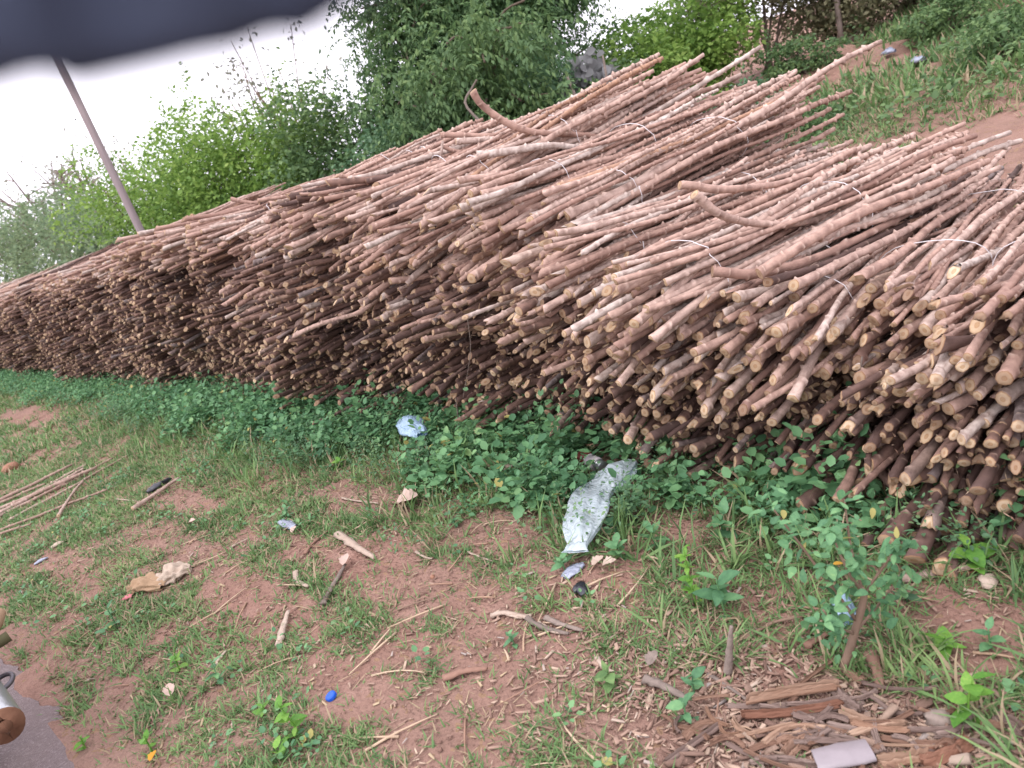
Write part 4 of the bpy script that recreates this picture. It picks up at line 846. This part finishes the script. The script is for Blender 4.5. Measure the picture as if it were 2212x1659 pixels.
for a in [((1618, 1532), (1815, 1500), .010, .014, M_PALEW, 'pale split log slab, upper of the pair on the chips', .022), ((1608, 1556), (1820, 1532), .012, .014, M_REDW, 'reddish rotten log slab below the pale one', .014), ((1815, 1548), (1960, 1580), .016, .012, M_PALEW, 'pale slab right of the log pair', .008),
          ((1735, 1570), (1900, 1640), .014, .012, M_GREYW, 'long grey slab running down right from the log pair', .006), ((1700, 1570), (1830, 1630), .011, .01, M_GREYW, 'thin grey slab left of the long grey one', .006), ((1990, 1655), (2095, 1612), .02, .015, M_REDW, 'orange-brown slab at the bottom right', .008),
          ((1900, 1658), (2010, 1640), .016, .012, M_PALEW, 'pale splintered slab at the bottom edge', .01), ((1800, 1490), (1858, 1545), .013, .012, M_GREYW, 'grey pointed slab right of the pale log slab', .01), ((2150, 1560), (2212, 1600), .016, .012, M_GREYW, 'grey plank at the right edge', .006),
          ((1585, 1560), (1640, 1600), .008, .007, M_PALEW, 'small pale slab on the chips at the left', .008), ((1690, 1600), (1750, 1580), .012, .008, M_PALEW, 'flat pale chip slab in the heap centre', .008), ((1480, 1600), (1560, 1570), .014, .008, M_CHIP, 'brown bark slab at the left of the chip heap', .008),
          ((1440, 1655), (1560, 1572), .009, .009, M_GREYW, 'grey curved slab at the bottom left of the heap', .008), ((1700, 1640), (1750, 1610), .016, .012, M_CHIP, 'blocky brown chip at the bottom of the heap', .01), ((1830, 1455), (1870, 1480), .012, .009, M_CHIP, 'brown chip slab at the foot of the sapling', .006)]:
    slab(*a)
ns_ = 0
for k in range(70):
    px, py = rng.normal(1780, 200), rng.normal(1595, 55)
    if not (1400 < px < 2220 and 1470 < py < 1670): continue
    a_ = rng.normal(.25, .7); l_ = rng.uniform(50, 170)
    slab((px, py), (px + l_ * math.cos(a_), py + l_ * .55 * math.sin(a_)), rng.uniform(.003, .009), rng.uniform(.003, .006), (M_PALEW, M_GREYW, M_CHIP, M_CHIP, M_GREYW)[rng.integers(5)], 'long thin bark strip in the chip heap at the bottom right', .008 + .014 * rng.uniform(), 'thin bark strips in the chip heap')
# chips
def chip_mesh():
    l, w, h = rng.uniform(.6, 1.5), rng.uniform(.1, .42), rng.uniform(.05, .16); q = rng.uniform(.4, .95); sk = rng.normal() * .15
    V = np.array([[-l / 2, -w / 2, 0], [l / 2, -w / 2 * q + sk, 0], [l / 2 * q, w / 2 * q + sk, 0], [-l / 2, w / 2, 0], [-l / 2 * .9, -w / 2 * .8, h], [l / 2 * .85, -w / 2 * q * .8 + sk, h * .7], [l / 2 * q * .9, w / 2 * q * .7 + sk, h], [-l / 2, w / 2 * .7, h * .8]])
    F = np.array([[3, 2, 1, 0], [4, 5, 6, 7], [0, 1, 5, 4], [1, 2, 6, 5], [2, 3, 7, 6], [3, 0, 4, 7]]); return V, F
CH = [chip_mesh() for _ in range(14)]; CHM = [mesh('wood_chip', v, f, [M_CHIP2], smooth=False) for v, f in CH]
hc = at(1790, 1585)
nch = 0
for k in range(260):
    px, py = rng.normal(1790, 210), rng.normal(1600, 62)
    if not (1380 < px < 2230 and 1440 < py < 1690): continue
    P = at(px, py); o = obj('wood_chip', CHM[rng.integers(14)], None, P + [0, 0, .004 + .008 * rng.uniform()], (rng.normal() * .25, rng.normal() * .25, rng.uniform(0, 6.28)), .022 + .05 * rng.uniform() ** 2)
    tag(o, 'small brown wood chip on the chip heap at the bottom right', 'wood chip', 'wood chips on the heap at the bottom right')
def litter(n, fx, fy, s0, s1, mat, name, label):
    parts = []
    for v, f in CH:
        m = n // 14; x, y = fx(m), fy(m); P = np.stack([x, y, gz(x, y) + .002 + rng.uniform(0, .006, m)], 1); parts.append(scat(v, f, rotmats(rng.uniform(0, 6.28, m), rng.normal(size=m) * .15, rng.normal(size=m) * .2), P, rng.uniform(s0, s1, m)))
    V, F = cat(parts); tag(obj(name, mesh(name, V, F, [mat], smooth=False)), label, 'litter', None, 'stuff')
litter(5200, lambda m: hc[0] + rng.normal(size=m) * .42, lambda m: hc[1] + rng.normal(size=m) * .17, .006, .036, M_CHIP2, 'chip_litter', 'layer of small wood chips covering the soil at the bottom right')
litter(7500, lambda m: rng.uniform(-5, .9, m), lambda m: rng.uniform(.15, 1.9, m), .004, .028, M_CHIP2, 'wood_crumbs', 'scattered wood crumbs and bark bits on the soil')
litter(1300, lambda m: rng.uniform(-5.5, .9, m), lambda m: rng.uniform(.1, 1.9, m), .008, .03, M_STRAW, 'straw_crumbs', 'scattered pale straw bits on the soil')
parts = []
m = 1100; x = rng.uniform(-6, .9, m); y = rng.uniform(.1, 2.0, m); P = np.stack([x, y, gz(x, y) + .004], 1)
V, F = scat(np.array([[-.5, -.02, 0], [0, -.02, .01], [0, .02, .01], [-.5, .02, 0], [.5, -.015, 0], [.5, .015, 0]]), np.array([[0, 1, 2, 3], [1, 4, 5, 2]]), rotmats(rng.uniform(0, 6.28, m), rng.normal(size=m) * .08, 0 * x), P, rng.uniform(.02, .08, m))
tag(obj('dry_straw', mesh('dry_straw', V, F, [M_STRAW], smooth=False)), 'thin dry straw strewn over the roadside', 'litter', None, 'stuff')
x = rng.uniform(-5.5, .9, 9000); y = rng.uniform(.1, 1.9, 9000); m = len(x); P = np.stack([x, y, gz(x, y) + .001], 1)
V, F = scat(np.array([[-.5, -.4, 0], [.5, -.45, 0], [.45, .5, 0], [-.4, .45, 0], [-.25, -.2, .5], [.3, -.22, .42], [.2, .25, .55], [-.22, .2, .45]]), np.array([[4, 5, 6, 7], [0, 1, 5, 4], [1, 2, 6, 5], [2, 3, 7, 6], [3, 0, 4, 7]]), rotmats(rng.uniform(0, 6.28, m), rng.normal(size=m) * .2, rng.normal(size=m) * .2), P, .003 + .011 * rng.uniform(size=m) ** 3)
tag(obj('soil_clods', mesh('soil_clods', V, F, [M_SOIL], smooth=False)), 'small clods and grit on the red soil', 'clods', None, 'stuff')
tp = []
for k in range(170):
    P = np.array([rng.uniform(-4.5, .8), rng.uniform(.25, 1.75), 0]); P[2] = gz(P[0], P[1]) + .006; a_ = rng.uniform(0, 6.28); L = rng.uniform(.05, .22); c_ = rng.normal() * .25
    pts = [P + np.array([math.cos(a_ + c_ * u) * L * u, math.sin(a_ + c_ * u) * L * u, .006 * math.sin(3 * u)]) for u in np.linspace(0, 1, 5)]; tp.append(tube(pts, np.linspace(.0032, .0014, 5) * rng.uniform(.7, 1.6), 5, .1))
tag(obj('dry_twigs', mesh('dry_twigs', *joinm(tp), [M_SPL])), 'thin dry twigs and roots strewn over the soil', 'twigs', None, 'stuff')
# thin roots and vines hanging over the cut ends
for pts, r, lb in [([(1395, 690), (1412, 760), (1425, 850), (1440, 905)], .0022, 'thin root hanging over the cut ends in mid stack'), ([(1545, 760), (1560, 860), (1552, 940)], .0025, 'thin dark vine hanging over the cut ends'), ([(1862, 770), (1858, 870), (1895, 960), (1925, 985)], .003, 'pale vine hanging over the butts at the right'), ([(1440, 650), (1500, 690), (1560, 690)], .0025, 'pale root lying over the stems in mid stack'),
                   ([(1010, 690), (1016, 760), (1000, 860)], .0022, 'thin root over the face above the weeds'), ([(985, 860), (990, 920), (985, 955)], .003, 'dry weed stalk standing against the stack foot')]:
    P = np.array([at_y(*p, 2.12) for p in pts]); stickp('hanging_root', P, r, M_GREYW, lb, 'root', None, .1, 5, .6, 1, 18)

# ------------------------------------------------------------------ litter items
def loft(pts, widths, heights, mat, name, label, catg, ns=18, nl=26, crump=.25, lift=.004, smooth=True, group=None):
    C = spline([at(*p) for p in pts], nl); w = np.interp(np.linspace(0, 1, nl), np.linspace(0, 1, len(widths)), widths); h = np.interp(np.linspace(0, 1, nl), np.linspace(0, 1, len(heights)), heights)
    T = np.gradient(C, axis=0); T[:, 2] = 0; T /= np.linalg.norm(T, axis=1)[:, None]; Nn = np.stack([-T[:, 1], T[:, 0], 0 * T[:, 0]], 1); th = np.arange(ns) * 2 * np.pi / ns; V = []
    f1 = rng.uniform(0, 6, 6)
    for i in range(nl):
        v_ = i * 12.0 / nl; c_ = 1 + crump * (np.sin(3 * th + v_ * .9 + f1[0]) * .4 + np.sin(5 * th - v_ * .7 + f1[1]) * .35 + np.sin(9 * th + v_ * .5 + f1[2]) * .3 + np.sin(2 * th + v_ * 2.2 + f1[3]) * .25 + .02 * rng.normal(size=ns))
        z = np.maximum(np.sin(th) * h[i] * c_ + h[i] * .8, 0)
        V += (C[i] + Nn[i] * (np.cos(th) * w[i] * (1 + .35 * (c_ - 1)))[:, None] + np.array([0, 0, 1.0]) * (z + lift)[:, None]).tolist()
    V = np.array(V); F = [[i * ns + j, i * ns + (j + 1) % ns, (i + 1) * ns + (j + 1) % ns, (i + 1) * ns + j] for i in range(nl - 1) for j in range(ns)]
    A = V.mean(0); A[2] = V[:, 2].min(); return tag(obj(name, mesh(name, V - A, F, [mat], smooth=smooth), None, A), label, catg, group)
loft([(1372, 1020), (1335, 1062), (1292, 1105), (1272, 1160), (1262, 1200), (1252, 1220)], [.022, .08, .066, .08, .07, .034, .05], [.006, .028, .024, .034, .026, .012, .006], M_BAG, 'plastic_bag', 'long crumpled clear plastic bag lying in the weeds', 'plastic bag', 44, 110, .55, .05)
loft([(1262, 1222), (1240, 1235), (1222, 1252)], [.012, .03, .02], [.006, .008, .004], M_BAGD, 'plastic_scrap', 'clear plastic shred below the end of the clear bag', 'plastic', 10, 10, .5)
loft([(898, 966), (912, 984), (935, 1000)], [.03, .075, .03], [.02, .04, .015], M_BAGB, 'plastic_bag', 'small crumpled bluish bag in the weeds left of centre', 'plastic bag', 24, 24, .5, .15)
loft([(610, 1132), (640, 1145)], [.02, .025, .02], [.012, .014, .01], M_BAGD, 'plastic_scrap', 'grey crumpled plastic scrap on the grass left of centre', 'plastic', 10, 8, .5)
loft([(320, 1068), (345, 1053), (370, 1037)], [.015, .035, .015], [.012, .02, .01], M_BLACKP, 'plastic_scrap', 'black plastic scrap beside the single thick stem', 'plastic', 10, 14, .6)
loft([(1240, 1282), (1255, 1278), (1268, 1290)], [.012, .024, .016], [.008, .014, .008], M_BLACKP, 'plastic_scrap', 'black crumpled plastic scrap below the clear bag', 'plastic', 10, 10, .6)
loft([(1822, 1318), (1826, 1340), (1832, 1358)], [.022, .03, .024], [.025, .032, .022], M_BAGB, 'plastic_scrap', 'crumpled clear plastic behind the sapling trunk', 'plastic', 14, 14, .6, .01)
loft([(1765, 1662), (1830, 1652), (1885, 1640)], [.03, .032, .03], [.008, .012, .01], simple('dusty_plastic', (.3, .26, .27), .4, 30, .3, spec=.5), 'plastic_sleeve', 'flat grey plastic sleeve on the chips at the bottom edge', 'plastic', 14, 16, .12, .02)
loft([(345, 1268), (380, 1248), (415, 1232)], [.035, .075, .03], [.02, .032, .012], M_CLOTH, 'cloth_rag', 'pale crumpled rag, right half of the pair on the grass', 'rag', 44, 50, .75)
loft([(285, 1278), (320, 1270), (360, 1270)], [.03, .055, .025], [.016, .028, .014], M_CLOTHT, 'cloth_rag', 'tan crumpled rag, left half of the pair on the grass', 'rag', 44, 46, .7)
loft([(268, 1297), (288, 1290)], [.012, .02, .012], [.006, .01, .006], simple('pink_cloth', (.6, .2, .22), .9, 50, .3), 'cloth_scrap', 'small pink scrap touching the tan rag', 'scrap', 10, 8, .3)
loft([(112, 1186), (138, 1172)], [.012, .024, .012], [.006, .012, .006], M_CLOTH, 'paper_scrap', 'pale paper scrap on the grass below the stem pile', 'paper', 10, 8, .3)
loft([(75, 1222), (105, 1206)], [.008, .016, .006], [.004, .01, .004], M_BAGD, 'plastic_scrap', 'grey plastic sliver near the asphalt edge', 'plastic', 8, 8, .3)
loft([(1115, 892), (1140, 885)], [.02, .03, .02], [.02, .03, .02], simple('blue_film', (.03, .08, .4), .35, 40, .3), 'plastic_scrap', 'dark blue film scrap under the stem butts', 'plastic', 10, 8, .6, .1)
for px, py, lb in [(1922, 124, 'pale bluish plastic on the bare mound at the top right'), (1985, 143, 'bluish plastic scrap right of the mound')]:
    loft([(px - 16, py + 4), (px + 14, py - 3)], [.04, .09, .04], [.02, .04, .02], M_BAGD, 'plastic_bag', lb, 'plastic', 10, 8, .5, .05)
def flat_leaf(px, py, size, mat, label, yaw, name='dry_leaf', lift=.03, w=.34):
    V, F = big_leaf(w, .1, -.15); V = np.array(V) * size; V[:, 2] += .15 * size * (V[:, 0] / size / .3) ** 2; P = at(px, py) + [0, 0, lift]
    tag(obj(name, mesh(name, V - [0, size / 2, 0], F, [mat]), None, P, (.15, .1, yaw)), label, 'leaf', 'fallen dry leaves')
for a in [(885, 1097, .16, M_DRYLEAF, 'pinkish dry leaf lying flat on the soil', -1.2), (1100, 1027, .08, M_DRYLEAF, 'curled dry leaf in the weeds', -1.0), (752, 1222, .06, M_DRYLEAF, 'pale dry leaf at the end of the brown stick', .5), (1297, 1228, .05, M_PALEW, 'left pale dry leaf under the clear bag', -.5), (1322, 1232, .055, M_PALEW, 'right pale dry leaf under the clear bag', -1.1),
          (375, 1505, .06, M_DRYLEAF, 'reddish dry leaf in the bottom left grass', 1.2), (1416, 1440, .05, M_GREYW, 'grey dry leaf at the edge of the bare soil', 0), (420, 1138, .06, M_DRYLEAF, 'dry leaf on the grass left of the grey scrap', -1), (340, 1648, .035, M_ORANGE, 'yellow fallen leaf at the bottom edge', 0.4), (640, 1155, .04, M_DRYLEAF, 'orange dry leaf right of the grey scrap', .3)]:
    flat_leaf(*a)
# spray can
A = at(1262, 1002) + [0, 0, .035]; Bq = at(1310, 1026) + [0, 0, .035]; d = Bq - A; L = np.linalg.norm(d); d /= L
e = tag(empty('metal_can', A), 'dented silver and dark red can above the clear bag', 'can')
obj('body', mesh('body', *tube([d * L * u for u in (0, .02, .35, .7, .78)], [.026, .032, .033, .032, .028], 16, .02), [M_SILVER]), e)
obj('label_band', mesh('label_band', *tube([d * L * u for u in (-.02, .02, .2, .36)], [.03, .0345, .0355, .0335], 16, .03), [M_PAINTR]), e)
obj('rim', mesh('rim', *tube([d * L * u for u in (.77, .8, .9, .93, .95)], [.029, .026, .025, .027, .022], 16), [M_METAL]), e)
# bottle cap
P = at(718, 1508); th = np.arange(28) * 2 * np.pi / 28; rr = .018 * (1 + .02 * (np.arange(28) % 2)); V = []
for r_, z_ in ((1, 0), (1, .009), (.93, .0115), (.6, .0115)): V += np.stack([rr * r_ * np.cos(th), rr * r_ * np.sin(th), 0 * th + z_], 1).tolist()
F = [[i * 28 + j, i * 28 + (j + 1) % 28, (i + 1) * 28 + (j + 1) % 28, (i + 1) * 28 + j] for i in range(3) for j in range(28)] + [[84 + j for j in range(28)]]
tag(obj('bottle_cap', mesh('bottle_cap', V, F, [M_BLUECAP]), None, P + [0, 0, .004], (.25, -.1, 0)), 'round blue plastic bottle cap on the bare soil', 'bottle cap')
# stones
def stone(px, py, r, mat, label, group='stones', sq=.65):
    n_ = 10; th = np.linspace(0, 2 * np.pi, n_, endpoint=False); V = []
    for i in range(6):
        ph = -1.3 + 2.6 * i / 5; V += [[math.cos(t) * math.cos(ph) * r * (1 + .18 * rng.normal()), math.sin(t) * math.cos(ph) * r * .8 * (1 + .18 * rng.normal()), (math.sin(ph) * sq) * r] for t in th]
    F = [[i * n_ + j, i * n_ + (j + 1) % n_, (i + 1) * n_ + (j + 1) % n_, (i + 1) * n_ + j] for i in range(5) for j in range(n_)] + [list(range(n_))[::-1], [5 * n_ + j for j in range(n_)]]
    tag(obj('stone', mesh('stone', V, F, [mat]), None, at(px, py) + [0, 0, r * .35], (0, 0, rng.uniform(0, 6))), label, 'stone', group)
stone(2030, 1562, .032, M_GREYW, 'grey oval stone on the wood chips at the lower right'); stone(26, 1017, .075, M_STONE, 'reddish laterite lump on the grass at the left edge'); stone(1190, 1290, .012, M_STONE, 'small orange pebble on the bare soil below the clear bag'); stone(935, 1248, .012, M_STONE, 'small pale pebble left of the low leafy weed')
stone(2135, 1262, .03, M_PALEW, 'pale splintered wood lump at the right under the butts', 'wood lumps', .4)
M_MOUND = M_SOIL
for px, py, rx, ry, h, lb in [(1790, 125, .8, .3, .22, 'bare red soil mound behind the stem tips'), (1890, 118, .8, .3, .16, 'lower red soil mound right of the first')]:
    c = at(px, py); n_ = 22; q = np.linspace(-1, 1, n_); QX, QY = np.meshgrid(q, q); rr = np.clip(1 - np.hypot(QX, QY), 0, 1)
    X = c[0] + QX * rx; Y = c[1] + QY * ry * 1.6; Z = gz(X, Y) - .03 + h * rr ** .8 * (1 + .3 * wav(X, Y, .2, 3)); ii = (np.arange(n_ - 1)[:, None] * n_ + np.arange(n_ - 1)).ravel()
    tag(obj('soil_mound', mesh('soil_mound', np.stack([X, Y, Z], -1).reshape(-1, 3) - c, np.stack([ii, ii + 1, ii + n_ + 1, ii + n_], 1), [M_SOIL]), None, c), lb, 'mound', 'red soil mounds')

# ------------------------------------------------------------------ rear of a motorcycle at the left edge
MP = at(10, 1568, .33); mx0, my0, mz0 = MP
e = tag(empty('motorcycle', (mx0, my0 - .14, 0)), 'parked motorcycle mostly out of view, rusty muffler end showing at the left', 'motorcycle')
def mo(name, V, F, mat, par=None): return obj(name, mesh(name, V, F, [mat]), par or e)
mf = mo('muffler', *tube([[-.75, .12, .30], [-.62, .13, .315], [-.55, .14, .32], [-.02, .14, mz0], [0, .14, mz0]], [.02, .03, .05, .053, .053], 20), M_METAL)
mo('end_cap', *tube([[-.004, .14, mz0], [.006, .14, mz0], [.007, .14, mz0], [-.004, .14, mz0]], [.054, .052, .02, .012], 20, cap=False), M_RUST, mf)
mo('outlet', *tube([[-.02, .14, mz0], [.002, .14, mz0]], .0125, 10), M_RUBBER, mf)
WX = -.30
for wx in (WX, WX - 1.25):
    th = np.linspace(0, 2 * np.pi, 33)
    wheel = mo('wheel', *tube([[wx + .27 * math.cos(t), 0, .31 + .27 * math.sin(t)] for t in th], .04, 8, cap=False), M_RUBBER)
    mo('rim', *tube([[wx + .225 * math.cos(t), 0, .31 + .225 * math.sin(t)] for t in th], .012, 6, cap=False), M_METAL, wheel)
    mo('hub', *tube([[wx, -.05, .31], [wx, .05, .31]], .06, 12), M_METAL, wheel)
    for k in range(12):
        a = k * np.pi / 6; mo('spoke', *tube([[wx, 0, .31], [wx + .225 * math.cos(a), 0, .31 + .225 * math.sin(a)]], .002, 4), M_METAL, wheel)
mo('seat', *tube(spline([[-.1, 0, .80], [-.35, 0, .82], [-.75, 0, .78]], 8), [.06, .11, .12, .12, .12, .11, .1, .06], 12, flat=.45), M_RUBBER)
mo('tank', *tube(spline([[-.72, 0, .83], [-.9, 0, .86], [-1.15, 0, .84]], 7), [.07, .12, .14, .15, .14, .12, .07], 14, flat=.8), M_PAINTR)
mo('engine', *tube([[-.72, -.12, .42], [-.72, -.06, .42], [-.72, .06, .42], [-.72, .12, .42]], [.08, .13, .13, .08], 14), M_IRON)
mo('frame', *joinm([tube([[WX, .05, .31], [-.7, .05, .38], [-1.1, 0, .78]], .02, 7), tube([[WX, .05, .31], [-.55, .05, .74], [-1.15, 0, .84]], .015, 7), tube([[-1.15, 0, .84], [WX - 1.25, 0, .31]], .025, 7)]), M_IRON)
mo('handlebar', *tube(spline([[-1.0, -.36, 1.02], [-1.12, -.15, 1.02], [-1.12, .15, 1.02], [-1.0, .36, 1.02]], 12), .012, 7), M_IRON)
mo('fender', *tube([[WX + .31 * math.cos(t), 0, .31 + .31 * math.sin(t)] for t in np.linspace(.5, 2.6, 14)], .055, 8, flat=.25), M_PAINTR)
mo('headlight', *tube([[-1.22, 0, .86], [-1.3, 0, .86], [-1.36, 0, .86]], [.05, .09, .085], 14), M_METAL)
def left_bit(px, py, z): P = at(px, py, z); return P - np.array([mx0, my0 - .14, 0])
q = left_bit(4, 1384, .36); pg = mo('footpeg', *tube([q + [0, -.12, -.01], q + [0, -.03, 0], q + [0, .025, .002]], [.012, .02, .02], 10), M_OLIVE)
q = left_bit(12, 1470, .32); mo('heel_guard', *tube([q + [.05 * math.cos(t), .035 * math.sin(t) - .012, .004 * math.sin(t)] for t in np.linspace(0, 2 * np.pi, 21)], .008, 7, cap=False), M_IRON)
q = left_bit(-8, 1436, .36); mo('indicator', *tube([q + [0, -.05, 0], q + [0, -.005, 0], q + [0, .008, 0]], [.016, .018, .008], 10), M_ORLENS)
q = left_bit(-2, 1334, .42); mo('side_panel', *tube([q + [.03, -.06, -.02], q + [0, -.02, 0], q + [-.02, .02, .01]], [.03, .035, .015], 12), M_CLOTHT)

# ------------------------------------------------------------------ dark flap close to the lens; cloth form is assumed and hangs unsupported
D0 = .095
pe = [(-260, 215), (-120, 175), (0, 146), (55, 128), (110, 124), (165, 142), (235, 128), (330, 108), (430, 84), (520, 68), (585, 40), (660, 36), (715, 6), (790, -40), (900, -110), (1010, -190)]
E0 = spline([CAMP + ray(x_, y_ + 46) * (D0 * (1 + .02 * math.sin(i * 1.3))) for i, (x_, y_) in enumerate(pe)], 60)
ups = imy * .75 + imx * -.12 - look * .35; rows = []
for u, th_ in ((0, 0), (.004, .004), (.02, .005), (.05, .005), (.1, .005), (.16, .005)):
    rows.append(E0 + ups * u + look * (th_ / 2 + .004 * np.sin(np.arange(60) * .5 + u * 30)[:, None] * min(u * 20, 1)))
for u, th_ in ((.16, .005), (.1, .005), (.05, .005), (.02, .005), (.004, .004)):
    rows.append(E0 + ups * u - look * (th_ / 2 - .004 * np.sin(np.arange(60) * .5 + u * 30)[:, None] * min(u * 20, 1)))
V = np.concatenate(rows); nr = len(rows)
F = [[i % nr * 60 + j, (i + 1) % nr * 60 + j, (i + 1) % nr * 60 + j + 1, i % nr * 60 + j + 1] for i in range(nr) for j in range(59)]
A = V.mean(0); tag(obj('near_lens_flap', mesh('near_lens_flap', V - A, F, [M_NAVY]), None, A), 'dark navy out-of-focus flap close by in the top left corner', 'cloth')
